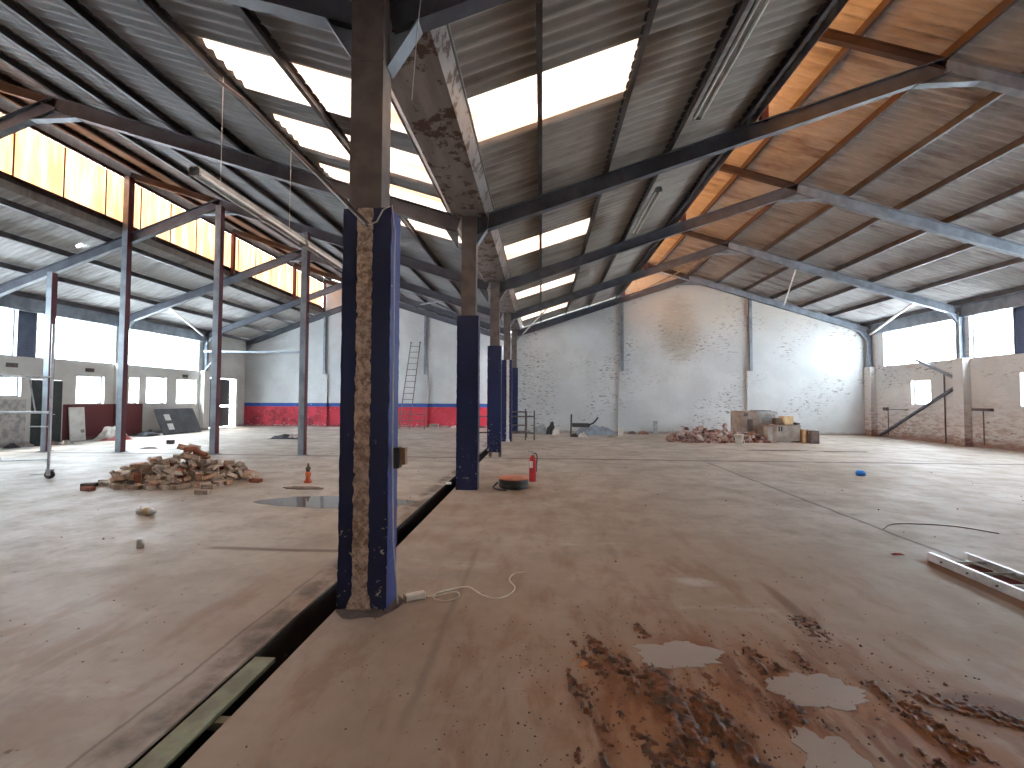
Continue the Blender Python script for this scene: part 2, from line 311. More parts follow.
# ------------------------------------------------------------------ mesh builder
class MB:
    def __init__(s): s.v = []; s.f = []; s.sm = []
    def add(s, vs, fs, smooth=False):
        o = len(s.v); s.v += [tuple(v) for v in vs]; s.f += [tuple(i + o for i in f) for f in fs]; s.sm += [smooth] * len(fs); return s
    def box(s, x0, x1, y0, y1, z0, z1, mx=None):
        vs = [Vector((x, y, z)) for z in (z0, z1) for y in (y0, y1) for x in (x0, x1)]
        if mx is not None: vs = [mx @ v for v in vs]
        return s.add(vs, [(0, 2, 3, 1), (4, 5, 7, 6), (0, 1, 5, 4), (1, 3, 7, 5), (3, 2, 6, 7), (2, 0, 4, 6)])
    def frame(s, p, q, up=(0, 0, 1)):
        p, q = Vector(p), Vector(q); d = (q - p); L = d.length; d.normalize(); up = Vector(up)
        side = d.cross(up)
        if side.length < 1e-4: side = d.cross(Vector((0, 1, 0)))
        side.normalize(); u = side.cross(d)
        return Matrix(((side.x, d.x, u.x, p.x), (side.y, d.y, u.y, p.y), (side.z, d.z, u.z, p.z), (0, 0, 0, 1))), L
    def bar(s, p, q, w, h, up=(0, 0, 1)):
        m, L = s.frame(p, q, up); return s.box(-w/2, w/2, 0, L, -h/2, h/2, m)
    def ibeam(s, p, q, w, h, tf=.012, tw=.01, up=(0, 0, 1)):
        m, L = s.frame(p, q, up)
        s.box(-w/2, w/2, 0, L, h/2 - tf, h/2, m); s.box(-w/2, w/2, 0, L, -h/2, -h/2 + tf, m); return s.box(-tw/2, tw/2, 0, L, -h/2 + tf, h/2 - tf, m)
    def cbeam(s, p, q, w, h, tk=.008, up=(0, 0, 1), flip=1):
        m, L = s.frame(p, q, up)
        s.box(-tk/2, tk/2, 0, L, -h/2, h/2, m)
        a, b = (0, w) if flip > 0 else (-w, 0)
        s.box(a, b, 0, L, h/2 - tk, h/2, m); return s.box(a, b, 0, L, -h/2, -h/2 + tk, m)
    def tube(s, pts, r, seg=8, cap=True):
        pts = [Vector(p) for p in pts]; vs = []; fs = []; n = len(pts); pu = None
        for i, p in enumerate(pts):
            d = (pts[min(i + 1, n - 1)] - pts[max(i - 1, 0)]).normalized()
            u = Vector((0, 0, 1)) if pu is None else pu
            u = (u - d * u.dot(d))
            if u.length < .05: u = Vector((0, 1, 0)) - d * d.y
            u.normalize(); pu = u; w = d.cross(u)
            for k in range(seg):
                a = 2 * PI * k / seg; vs.append(p + (u * math.cos(a) + w * math.sin(a)) * r)
        for i in range(n - 1):
            for k in range(seg):
                k2 = (k + 1) % seg; fs.append((i*seg + k, i*seg + k2, (i+1)*seg + k2, (i+1)*seg + k))
        s.add(vs, fs, True)
        if cap: s.add(vs[:seg], [tuple(range(seg))[::-1]]); s.add(vs[-seg:], [tuple(range(seg))])
        return s
    def lathe(s, prof, c=(0, 0, 0), seg=20, mx=None, smooth=True):
        vs = []; fs = []
        for r, z in prof:
            for k in range(seg):
                a = 2 * PI * k / seg; v = Vector((c[0] + r * math.cos(a), c[1] + r * math.sin(a), c[2] + z)); vs.append(mx @ v if mx else v)
        for i in range(len(prof) - 1):
            for k in range(seg):
                k2 = (k + 1) % seg; fs.append((i*seg + k, i*seg + k2, (i+1)*seg + k2, (i+1)*seg + k))
        return s.add(vs, fs, smooth)
    def prism(s, pts, a, b, axis='y'):      # outline in the two other axes, extruded a..b
        n = len(pts)
        def P(u, v, w): return (u, w, v) if axis == 'y' else ((w, u, v) if axis == 'x' else (u, v, w))
        vs = [P(u, v, a) for u, v in pts] + [P(u, v, b) for u, v in pts]
        return s.add(vs, [tuple(range(n)), tuple(range(2*n - 1, n - 1, -1))] + [(i, i + n, (i + 1) % n + n, (i + 1) % n) for i in range(n)])
    def build(s, name, mat, parent=None, origin=None, bevel=0):
        me = bpy.data.meshes.new(name); o0 = Vector(origin) if origin is not None else Vector((0, 0, 0))
        me.from_pydata([Vector(v) - o0 for v in s.v], [], s.f); me.update()
        bm = bmesh.new(); bm.from_mesh(me)
        if bevel: bmesh.ops.bevel(bm, geom=bm.edges[:], offset=bevel, segments=1, affect='EDGES', clamp_overlap=True)
        bmesh.ops.recalc_face_normals(bm, faces=bm.faces[:]); bm.to_mesh(me); bm.free()
        if not bevel: me.polygons.foreach_set('use_smooth', s.sm)
        me.materials.append(MATS[mat]); o = bpy.data.objects.new(name, me); C.objects.link(o)
        if origin is not None: o.location = o0 - (parent.location if parent else Vector((0, 0, 0)))
        elif parent: o.location = -parent.location
        if parent: o.parent = parent
        return o
def tag(o, label, cat, group=None, kind=None):
    o['label'] = label; o['category'] = cat
    if group: o['group'] = group
    if kind: o['kind'] = kind
    return o
def thing(name, loc, label, cat, group=None):
    o = bpy.data.objects.new(name, None); C.objects.link(o); o.location = loc; o.empty_display_size = .1
    return tag(o, label, cat, group)
def struct(mb, name, mat, parent=None):
    o = mb.build(name, mat, parent)
    if parent is None: o['kind'] = 'structure'
    return o

# ------------------------------------------------------------------ the building's dimensions
YF, YB, YBL = -6.5, 21.6, 24.6          # front end, back ends of the right and of the left nave
XL, XR, XC = -17.05, 15.1, -1.34         # side walls, middle column row
RX, LX, RZ, SL = 6.95, -9.55, 7.5, .32   # ridges and slope
PY = [3.51, 7.98, 12.46, 16.94, 21.40]   # portal frames
GR, GL = 3.76, -12.5                     # clerestory glazing lines
def RT(x):                               # top of rafters
    if x < LX: return RZ - .36 * (LX - x)
    return RZ - SL * abs(x - (RX if x > XC else LX))
def EXT(x):                              # the upper roof, carried on past the ridge
    return RZ + SL * ((RX if x > XC else LX) - x)
ORD = ['first', 'second', 'third', 'fourth', 'fifth', 'sixth', 'seventh', 'eighth', 'ninth', 'tenth', 'eleventh', 'twelfth']

# ------------------------------------------------------------------ floor with the drain trench
f = MB()
TX0, TX1, TY1 = -1.80, -1.555, 20.5
f.box(XL - .3, TX0, YF, YBL, -.3, 0); f.box(TX1, XR + .3, YF, YB, -.3, 0); f.box(TX0, TX1, TY1, YB, -.3, 0)
struct(f, 'floor', 'floor_concrete')
f = MB(); f.box(TX0 + .001, TX1 - .001, YF, TY1, -.42, -.26); f.box(TX0, TX0 + .006, YF, TY1, -.26, -.015); f.box(TX1 - .006, TX1, YF, TY1, -.26, -.015); struct(f, 'floor', 'trench_dirt_shade')  # dirt bed; near-black side liners put the trench's shade into the colour

# ------------------------------------------------------------------ walls
def holed(mb, a0, a1, z0, z1, holes, t0, t1, axis):
    """wall plate spanning a0..a1 with rectangular holes (a, b, zlo, zhi); axis 'x' = side wall (thickness in x)"""
    xs = sorted({a0, a1, *[h[0] for h in holes], *[h[1] for h in holes]}); xs = [x for x in xs if a0 <= x <= a1]
    for u, v in zip(xs, xs[1:]):
        m = (u + v) / 2; cuts = sorted((h[2], h[3]) for h in holes if h[0] < m < h[1]); z = z0
        for c, d in cuts + [(z1, z1)]:
            if c > z + 1e-4:
                if axis == 'x': mb.box(t0, t1, u, v, z, c)
                else: mb.box(u, v, t0, t1, z, c)
            z = max(z, d)
    return mb
# right wall
RHI = [(3.7, 7.8), (8.2, 12.2), (15.28, 16.74), (17.14, 20.72)]
RLO = [(18.38, 19.29, 1.43, 2.42), (14.1, 15.12, 1.43, 2.5)]
EAVE = 4.92
rh = [(a, b, 3.10, 4.62) for a, b in RHI] + [(12.7, 15.26, 3.1, 4.62)] + RLO
struct(holed(MB(), YF, YB, 0, EAVE, rh, XR, XR + .3, 'x'), 'wall_right', 'wall_right_paint')
LHI = [(3.7, 7.8), (8.2, 12.2), (12.65, 13.38), (13.95, 16.74), (17.14, 21.1)]
LLO = [(12.75, 13.55, 1.62, 2.3), (15.29, 16.34, 1.36, 2.4), (17.0, 17.85, 1.36, 2.45), (18.2, 19.24, 1.34, 2.5), (19.81, 21.0, 1.3, 2.48)]
lh = [(a, b, 2.93, 4.46) for a, b in LHI] + [(13.381, 13.949, 2.93, 4.46)] + LLO + [(13.85, 14.8, 0.02, 2.2), (21.72, 24.0, 0, 2.72)]
struct(holed(MB(), YF, YBL, 0, EAVE, lh, XL - .3, XL, 'x'), 'wall_left', 'wall_left_paint')
# back wall with its two gables, one door opening in the left corner
w = MB()
w.prism([(XC + .1, 0), (XR + .3, 0), (XR + .3, RT(XR) + .1), (RX, RZ + .12), (GR, EXT(GR) + .1), (GR, RT(GR) + .1), (XC + .1, RT(XC) + .1)], YB, YB + .3)
w.prism([(XL - .3, 0), (XC + .1, 0), (XC + .1, RT(XC) + .1), (LX, RZ + .12), (GL, EXT(GL) + .1), (GL, RT(GL) + .1), (XL - .3, RT(XL - .3) + .1)], YBL, YBL + .3)
w.box(XC - .1, XC + .1, YB + .3, YBL, 0, RT(XC) + .1); w.box(XC - .1, XC + .1, YB, YB + .3, 0, RT(XC) + .1)
struct(w, 'wall_back', 'wall_back_paint')
w = MB(); w.prism([(XL - .3, 0), (XR + .3, 0), (XR + .3, RT(XR) + .1), (RX, RZ + .12), (GR, EXT(GR) + .1), (GR, RT(GR) + .1), (XC, RT(XC) + .1), (LX, RZ + .12), (GL, EXT(GL) + .1), (GL, RT(GL) + .1), (XL - .3, RT(XL - .3) + .1)], YF - .3, YF); struct(w, 'wall_front', 'wall_right_paint')
for x_, s_, za, zb in ((XR, -1, 4.60, 5.02), (XL, 1, 4.45, 4.92)):    # eaves beams over the high windows
    b_ = MB(); b_.box(min(x_ - .002 * s_, x_ + .09*s_), max(x_ - .002 * s_, x_ + .09*s_), YF, YB, za, zb); b_.box(min(x_, x_ + .13*s_), max(x_, x_ + .13*s_), YF, YB, zb, zb + .015); b_.box(min(x_, x_ + .13*s_), max(x_, x_ + .13*s_), YF, YB, za - .015, za)
    struct(b_, 'trim_%d' % (20 if s_ < 0 else 21), 'wall_steel')
# panes and frames
nw = [0]
def window(x, a, b, z0, z1, side, bars=0, frame=True):
    nw[0] += 1
    fr = MB(); t = .035
    xi = x + .14 * side
    fr.box(xi - .02, xi + .02, a, b, z0, z0 + t); fr.box(xi - .02, xi + .02, a, b, z1 - t, z1)
    fr.box(xi - .02, xi + .02, a, a + t, z0 + t, z1 - t); fr.box(xi - .02, xi + .02, b - t, b, z0 + t, z1 - t)
    for k in range(bars):
        y = a + (b - a) * (k + 1) / (bars + 1); fr.box(xi - .01, xi + .01, y - .008, y + .008, z0 + t, z1 - t)
    o = struct(fr, 'window_%d' % nw[0], 'wall_steel')
    p = MB(); p.box(xi - .003, xi + .003, a + .002, b - .002, z0 + .002, z1 - .002); p.build('pane', 'pane', o)
for a, b in RHI: window(XR, a, b, 3.10, 4.62, 1)
for a, b, c, d in RLO: window(XR, a, b, c, d, 1)
for a, b in LHI: window(XL, a, b, 2.93, 4.46, -1)
for a, b, c, d in LLO: window(XL, a, b, c, d, -1)
def louvre(x, a, b, z0, z1, side, label):
    t = thing('louvre_panel', (x, (a + b) / 2, z0), label, 'louvre')
    fr = MB(); fr.box(x + side*.02, x + side*.1, a, a + .03, z0, z1); fr.box(x + side*.02, x + side*.1, b - .03, b, z0, z1); fr.box(x + side*.02, x + side*.1, a, b, z0, z0 + .02); fr.box(x + side*.02, x + side*.1, a, b, z1 - .02, z1); fr.build('frame', 'louvre_blue', t)
    n = int((z1 - z0) / .09)
    for k in range(n):
        z = z0 + (k + .5) * (z1 - z0) / n
        m = MB(); mm = Matrix.Translation((x + side*.06, 0, z)) @ Matrix.Rotation(-side*math.radians(62), 4, 'Y'); m.box(-.08, .08, a + .03, b - .03, -.003, .003, mm); m.build('louvre_blade', 'louvre_blue', t)
louvre(XR, 12.7, 15.26, 3.1, 4.62, 1, 'dark louvred panel at the right end of the high windows on the right wall')
louvre(XL, 13.4, 13.93, 2.93, 4.46, -1, 'narrow slatted louvre between the high windows at the left edge')
# door opening frame in the back-left corner, black leaf standing open
D0, D1, DZ = 21.72, 24.0, 2.72
d = MB(); d.box(XL - .3, XL + .04, D1 - .16, D1, 0, DZ - .07); d.box(XL - .3, XL + .03, D0, D0 + .06, 0, DZ - .07); d.box(XL - .3, XL + .04, D0, D1, DZ - .07, DZ)
dr = struct(d, 'door_1', 'white_board')
for y0_, y1_, zz in ((D0 + .08, 22.62, ((.06, 2.62),)), (22.66, 23.62, ((.06, 1.12), (1.2, 2.62)))):
    l = MB()
    for za, zb in zz: l.box(XL - .22, XL - .17, y0_, y1_, za, zb)
    for z_ in (.5, 1.7, 2.2): l.box(XL - .17, XL - .155, y0_ + .04, y1_ - .04, z_, z_ + .05)
    l.build('door_leaf', 'black_door', dr)
d = MB(); d.box(XL - .05, XL + .03, 13.86, 14.79, .02, 2.19); d.box(XL + .03, XL + .045, 14.31, 14.34, .05, 2.15)
for z in (.7, 1.4): d.box(XL + .03, XL + .045, 13.95, 14.7, z, z + .04)
dr = struct(d, 'door_2', 'dark_green')
h = MB(); h.tube([(XL + .03, 14.42, 1.0), (XL + .09, 14.42, 1.0), (XL + .09, 14.52, 1.0)], .012); h.build('door_handle', 'galv', dr)
# outdoor yard seen through the door
# brick piers along the side walls and pilasters on the back wall
k = 0
for y in PY[2:]:
    for x, s_, z, mt in ((XR, -1, 3.12, 'wall_right_paint'), (XL, 1, 2.95, 'wall_left_paint')):
        k += 1; p = MB(); yy = min(y, YB - .22); p.box(min(x, x + .26*s_), max(x, x + .26*s_), yy - .2, yy + .2, 0, z); struct(p, 'trim_%d' % k, mt)
WP = [-12.3, -6.5, 3.84, 9.77]
for x in WP:
    yb = YB if x > XC else YBL
    k += 1; p = MB(); p.box(x - .19, x + .19, yb - .12, yb, 0, 2.95); struct(p, 'trim_%d' % k, 'wall_back_paint')

# ------------------------------------------------------------------ roof sheets (corrugated, openings left for the skylights)
PITCH_C, AMP, SEG = .177, .033, 6
DYC = PITCH_C / SEG
NY = int((YBL + .35 - (YF - .35)) / DYC)
YRR = (YF - .35, YB + .35)
def ys(i): return YF - .35 + i * DYC
def sheet(name, mat, xs, zf, yr=None, skip=(), parent=None, holes=()):
    i0, i1 = (0, NY) if yr is None else (max(0, round((yr[0] - YF + .35) / DYC)), min(NY, round((yr[1] - YF + .35) / DYC)))
    mb = MB(); nx = len(xs); vs = []; fs = []
    for i in range(i0, i1 + 1):
        c = AMP * math.cos(2 * PI * i / SEG)
        for x in xs: vs.append((x, ys(i), zf(x) + .15 + AMP + c))
    for i in range(i1 - i0):
        yc = ys(i + i0 + .5)
        for j in range(nx - 1):
            xc = (xs[j] + xs[j + 1]) / 2
            if any(a < xc < b and c < yc < d for a, b, c, d in skip): continue
            fs.append((i*nx + j, i*nx + j + 1, (i+1)*nx + j + 1, (i+1)*nx + j))
    mb.add(vs, fs, True)
    o = mb.build(name, mat, parent)
    so = o.modifiers.new('thickness', 'SOLIDIFY'); so.thickness = .006; so.offset = 1
    return o
def grid(a, b, extra=()):
    n = max(2, int(abs(b - a) / .65)); return sorted({round(a + (b - a) * i / n, 4) for i in range(n + 1)} | set(extra))
SKR = [(-.97, 1.13, y, y + .9) for y in (.3, 5.15, 10.35, 14.9, 19.2)]  # first sheet is out of view, added to bring light to the foreground
SKL = [(-4.12, -1.8, y, y + .88) for y in (.2, 4.93, 6.42, 7.87, 9.3)]  # here too the first is an unseen addition that lights the near floor
HL = [(-13.9, -13.72, 12.3, 12.45)]
GH = [(-1.62, -1.5, 5.1, 5.16)]
sheets = [
 sheet('ceiling', 'sheet_grey', grid(XC + .3, GR - .004, (-.97, 1.13)), RT, YRR, skip=SKR),
 sheet('ceiling', 'sheet_brown', grid(GR - .1, XR + .35), EXT, YRR),
 sheet('ceiling', 'sheet_dull', grid(GL - .15, XC - .3, (-4.12, -1.8)), EXT, skip=SKL),
 sheet('ceiling', 'sheet_pale', grid(XL - .35, GL - .004, (-13.9, -13.72)), RT, skip=HL)]
for o in sheets: o['kind'] = 'structure'
bays = ['behind the nearest blue column', 'beside the nearest blue column', 'above the nearest blue column', 'one bay beyond the nearest column', 'two bays beyond the nearest column', 'in the farthest bay']
for i, (a, b, c, d) in enumerate(SKR):
    o = sheet('skylight', 'skylight_white', [a, 0.0, b], RT, (c, d))
    tag(o, 'bright translucent roof sheet right of the gutter, %s' % ['added unseen overhead to brighten the near floor', 'nearest and largest in view', 'second', 'third from the camera', 'fourth and farthest'][i], 'skylight', 'skylights of the right roof')
for i, (a, b, c, d) in enumerate(SKL):
    o = sheet('skylight', 'skylight_white', [a, -3.0, b], EXT, (c, d))
    tag(o, 'bright roof sheet left of the gutter, %s' % ['added unseen overhead to brighten the near floor', 'largest and nearest, left of the blue column top', 'second from the camera, behind the column head', 'third from the camera, mostly behind a rafter', 'fourth and farthest, beyond the second rafter'][i], 'skylight', 'skylights of the left roof')
# clerestory glazing: amber fibreglass sheets with thin joints
def clerestory(x, z0, z1, label, y1=YB - .05, YF=2.0):
    if x < XC: y1 = YBL - .05
    t = thing('clerestory_glazing', (x, 8, z0), label, 'glazing')
    vs = []; fs = []; i1 = int((y1 - YF) / .04)
    for i in range(i1 + 1):
        y = YF + i * .04
        for z in (z0, z1): vs.append((x + .008 * math.sin(y * 2 * PI / .16), y, z))
    for i in range(i1): fs.append((2*i, 2*i + 1, 2*i + 3, 2*i + 2))
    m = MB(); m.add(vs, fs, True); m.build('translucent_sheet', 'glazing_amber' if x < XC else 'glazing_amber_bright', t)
    m = MB(); m.cbeam((x, YF, z0 - .04), (x, y1, z0 - .04), .07, .14); m.build('sill_rail', 'rusty_purlin', t)
    m = MB(); m.cbeam((x + .03, YF, z1 + .03), (x + .03, y1, z1 + .03), .06, .08); m.build('head_rail', 'rusty_purlin', t)
    y = 2.85
    while y < y1:
        m = MB(); m.box(x + .012, x + .03, y - .014, y + .014, z0, z1); m.build('joint_bar', 'rusty_purlin', t); y += 1.12
clerestory(GL, 6.78, 8.17, 'long band of glowing amber glazing high on the left side')
clerestory(GR, RT(GR) + .24, EXT(GR) - .02, 'amber glazing step hidden behind the edge of the right roof slope')
# flashing closing the step under each glazing
for x in (GL, GR):
    YB_ = YB; YB = YB if x > XC else YBL
    k += 1; m = MB(); m.box(x - .012, x - .004, YF, 2.0, RT(x) + .34, EXT(x) + .14); struct(m, 'trim_%d' % k, 'sheet_grey')
    k += 1; m = MB(); m.box(x + .0, x + .006, 2.0, YB, EXT(x) + .0, EXT(x) + .125) if x == GR else m.box(x - .006, x, 2.0, YB, 8.2, EXT(x) + .125); struct(m, 'trim_%d' % k, 'sheet_grey')
    k += 1; m = MB(); m.box(x - .012, x - .004, YF, YB, RT(x) + .02, RT(x) + .34); struct(m, 'trim_%d' % k, 'sheet_grey'); YB = YB_

# ------------------------------------------------------------------ roof frames
def quad_rafter(name, x0, x1, y, zf, mat, parent, w=.14, h=.28):
    m = MB(); c = math.cos(math.atan(SL)); z0, z1 = zf(x0) - h/2/c, zf(x1) - h/2/c
    m.ibeam((x0, y, z0), (x1, y, z1), w, h); return m.build(name, mat, parent)
def gusset(pts, y, mat, parent, flange):
    m = MB(); m.prism(pts, y - .006, y + .006)
    (a, b), (c, d) = flange; m.bar((a, y, b), (c, y, d), .14, .012, up=(0, 0, 1)); return m.build('haunch', mat, parent)
far = ['nearest', 'second', 'third', 'fourth', 'fifth', 'last']
Hc = .28 / math.cos(math.atan(SL))
for i, y in enumerate(PY + [YBL - .12]):
    for nave, cx, xo, gx in (('right', RX, XR - .12, GR), ('left', LX, XL + .12, GL)):
        if i == 5 and nave == 'right': continue
        t = thing('roof_frame', (cx, y, 5), '%s grey steel roof frame over the %s nave, with rafters meeting at the ridge' % (far[i], nave), 'roof frame', 'steel roof frames')
        xi = XC + .088 if nave == 'right' else XC - .178
        mat = 'rafter_paint'
        out = 1 if nave == 'right' else -1
        quad_rafter('rafter', xi, cx, y, RT, mat, t)
        quad_rafter('rafter', cx, xo, y, RT, 'wall_steel' if nave == 'right' else mat, t)
        zb = RT(cx) - Hc
        gusset([(cx - .5, zb - .5*SL + .0), (cx, zb), (cx + .5, zb - .5*SL)], y, 'wall_steel', t, ((cx - .5, zb - .5*SL - .006), (cx + .5, zb - .5*SL - .006)))
        # haunches at the column and at the wall
        zi = RT(xi) - Hc
        gusset([(xi, zi + .03), (xi + .25*out, RT(xi + .25*out) - Hc + .02), (xi, zi - .30)], y, 'wall_steel', t, ((xi, zi - .30), (xi + .25*out, RT(xi + .25*out) - Hc)))
        zo = RT(xo) - Hc
        gusset([(xo, zo + .03), (xo - .42*out, RT(xo - .42*out) - Hc + .02), (xo, zo - .36)], y, 'wall_steel', t, ((xo, zo - .36), (xo - .42*out, RT(xo - .42*out) - Hc)))
        # stub rafter running on past the ridge, and the short clerestory post
        m = MB(); m.ibeam((cx, y, EXT(cx) - .11), (gx + .1, y, EXT(gx + .1) - .11), .1, .18); m.build('stub_rafter', 'rusty_purlin', t)
        m = MB(); m.box(gx + .08, gx + .2, y - .06, y + .06, RT(gx + .1), EXT(gx + .15) - .16); m.build('clerestory_post', 'post_red', t)
# side wall stanchions
for i, y in enumerate(PY):
    if i < 2: continue
    for x, s_, z, wd in ((XR, -1, 3.12, 'right'), (XL, 1, 2.95, 'left')):
        m = MB(); yy = min(y, YB - .2)
        m.ibeam((x + .13*s_, yy, z), (x + .13*s_, yy, RT(x + .13*s_) - .12), .16, .2, up=(1, 0, 0))
        tag(m.build('steel_stanchion', 'wall_steel'), 'pale steel stanchion on the %s wall pier carrying the %s roof frame' % (wd, far[i]), 'stanchion', 'side wall stanchions')
# purlins
def purlin(x, zf, nave, label, mat='purlin_steel', y0=YF, flip=1):
    m = MB(); YB_ = YB if x > XC else YBL; m.cbeam((x, y0, zf(x) + .075), (x, YB_, zf(x) + .075), .06, .15, flip=flip)
    tag(m.build('purlin', mat), label, 'purlin', 'roof purlins of the %s nave' % nave)
PR1 = [0.0, 1.18, 2.28, 3.55]
for j, x in enumerate(PR1): purlin(x, RT, 'right', 'dark steel purlin, %s up from the gutter under the sheets left of the right-hand ridge' % ORD[j], flip=-1)
PR2 = [4.25, 5.53, 6.95, 8.22, 9.49, 10.71, 11.98, 13.3, 14.75]
for j, x in enumerate(PR2): purlin(x, EXT, 'right', 'steel purlin, %s from the clerestory down towards the right wall' % ORD[j], 'rusty_purlin' if j < 3 else 'purlin_steel')
PL1 = [-3.0, -4.3, -5.68, -7.0, -8.15, -9.4, -10.7, -12.0]
for j, x in enumerate(PL1): purlin(x, EXT, 'left', 'dark steel purlin, %s from the gutter up towards the amber glazing' % ORD[j], 'purlin_steel' if j < 6 else 'rusty_purlin')
PL2 = [-13.0, -14.2, -15.55, -16.85]
for j, x in enumerate(PL2): purlin(x, RT, 'left', 'dark steel purlin, %s below the amber glazing towards the left wall' % ORD[j], flip=-1)

# ------------------------------------------------------------------ valley gutter
g = MB(); prof = [(-1.78, 5.16), (-1.60, 4.90), (-1.0, 4.90), (-.90, 5.14)]
inn = [(-.92, 5.14), (-1.015, 4.915), (-1.585, 4.915), (-1.76, 5.16)]
g.prism(prof + inn, YF, YB)
t = thing('valley_gutter', (XC, 8, 4.9), 'long rust-stained box gutter running over the blue columns', 'gutter')
g.build('trough', 'gutter_rust', t)
for x in (-1.78, -.9):
    m = MB(); m.tube([(x, YF, 5.15), (x, YB, 5.15)], .022, 8); m.build('rolled_edge', 'column_steel', t)

# ------------------------------------------------------------------ columns of the middle row
cl = ['nearest blue column with a rough brown mortar strip down its face', 'second blue column, paint chipped white at its foot', 'third blue column standing clear of the floor on steel feet', 'fourth blue column with a pale strip down its face', 'farthest blue column against the back wall']
XC0 = XC
for i, y in enumerate(PY):
    y = y if i < 4 else 21.2; XC = XC0 + (.035 if i else 0)
    t = thing('blue_column', (XC, y, 0), cl[i], 'column', 'blue cased columns of the middle row')
    m = MB(); XC += .045 if i else 0
    m.box(XC - .175, XC + .085, y - .14, y + .05, 3.05 if i != 2 else 0.14, 4.88)
    m.box(XC - .18, XC + .09, y - .145, y - .14, 4.28, 4.30)
    if i == 2: m.box(XC - .19, XC - .12, y - .16, y + .02, 0, .14); m.box(XC + .08, XC + .15, y - .16, y + .02, 0, .14)
    m.build('steel_post', 'column_steel', t)
    XC = XC0 + (.045 if i else 0)
    x0, x1, y0, y1 = XC - .205, XC + .178, y - .17, y + .05
    z0 = .0 if i != 2 else .13
    # casing with uneven arrises
    n = 60; vs = []; fs = []; top = 3.08
    for a in range(n + 1):
        z = z0 + (top - z0) * a / n
        for (xx, yy) in ((x0, y0), (x1, y0), (x1, y1), (x0, y1)):
            j = noise.noise(Vector((xx * 9, yy * 9 + i, z * 5))) * .003 + noise.noise(Vector((xx * 5, yy * 5 + i, z * 26))) * .005
            vs.append((xx + j, yy + j * .6, z))
    for a in range(n):
        for c in range(4):
            c2 = (c + 1) % 4; fs.append((4*a + c, 4*a + c2, 4*a + 4 + c2, 4*a + 4 + c))
    fs += [(0, 1, 2, 3), (4*n, 4*n + 1, 4*n + 2, 4*n + 3)]
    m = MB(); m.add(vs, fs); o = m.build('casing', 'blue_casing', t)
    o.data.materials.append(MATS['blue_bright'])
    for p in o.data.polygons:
        if p.normal.x > .8 and i == 0: p.material_index = 1  # lit right face: light painted in with a paler copy of the casing blue
    if i in (0, 3):
        sx0, sx1 = (XC - .10, XC + .04) if i == 0 else (XC - .03, XC + .09)
        m = MB(); nz, nx_ = 150, 8; vs = []; fs = []
        for a in range(nz + 1):
            z = top * a / nz
            wl = noise.noise(Vector((1, i, z * 14))) * .010; wr = noise.noise(Vector((7, i, z * 14))) * .010
            flare = .03 * max(0, .12 - z) / .12
            for c in range(nx_ + 1):
                u = c / nx_; x = sx0 + wl - flare + (sx1 + wr - sx0 - wl + 2 * flare) * u
                edge = math.sin(PI * u) ** .4
                vs.append((x, y0 + .004 - edge * (.012 + .012 * noise.noise(Vector((x * 22, 0, z * 22)))) - flare * .6, z))
        for a in range(nz):
            for c in range(nx_): fs.append((a*(nx_+1) + c, a*(nx_+1) + c + 1, (a+1)*(nx_+1) + c + 1, (a+1)*(nx_+1) + c))
        m.add(vs, fs, True); m.build('mortar_strip', 'mortar' if i == 0 else 'white_board', t)
XC = XC0
# dried cement spill at the foot of the first column
m = MB(); vs = [(XC, PY[0] - .05, .035)]; n = 26
for a in range(n):
    an = 2 * PI * a / n; r = 1 + .16 * noise.noise(Vector((math.cos(an) * 2, math.sin(an) * 2, 0)))
    vs.append((max(XC + .26 * r * math.cos(an), TX1 + .003), PY[0] - .05 + .25 * r * math.sin(an), .002))
m.add(vs, [(0, a + 1, (a + 1) % n + 1) for a in range(n)], True)
tag(m.build('cement_spill', 'brick_e'), 'dark crust of cement spread round the foot of the nearest blue column', 'cement')

# freestanding posts of the old partition line under the left nave
for x, zt, lab, y in ((-14.68, RT(-14.68) - .3, 'leftmost of the four slim grey posts in a row, behind the scaffold', 12.35), (-12.33, 8.2, 'second of the four slim grey posts, rising up into the amber glazing', 12.35),
                   (-9.33, RT(-9.4) - .28, 'third of the four slim grey posts, beside the brick heap, under the ridge', 12.2), (-6.73, RT(-6.8) - .28, 'rightmost of the four slim grey posts, left of the nearest blue column', 12.2)):
    t = thing('steel_post', (x, y, 0), lab, 'post', 'slim posts of the left nave')
    m = MB(); m.ibeam((x, y, 0.012), (x, y, zt), .17, .15, .010, .012, up=(0, 1, 0)); m.build('shaft', 'post_paint', t)
    m = MB(); m.box(x + .085, x + .092, y - .078, y + .078, .012, zt - .02); m.build('side_plate', 'post_red', t)
    m = MB(); m.box(x - .13, x + .13, y - .13, y + .13, 0, .012); m.build('base_plate', 'post_paint', t)
# wind posts on the back gable
for x, lab in zip(WP, ('left one above the red and blue dado', 'behind the leaning ladder', 'left of the rubble heap', 'above the stacked blocks')):
    yb = (YB if x > XC else YBL) - .09
    m = MB(); zt = RT(x) - .25; m.ibeam((x, yb, 2.95), (x, yb, zt), .12, .12, up=(0, 1, 0))
    tag(m.build('wind_post', 'post_paint'), 'thin grey upright on the back wall, %s' % lab, 'post', 'wind posts on the back wall')
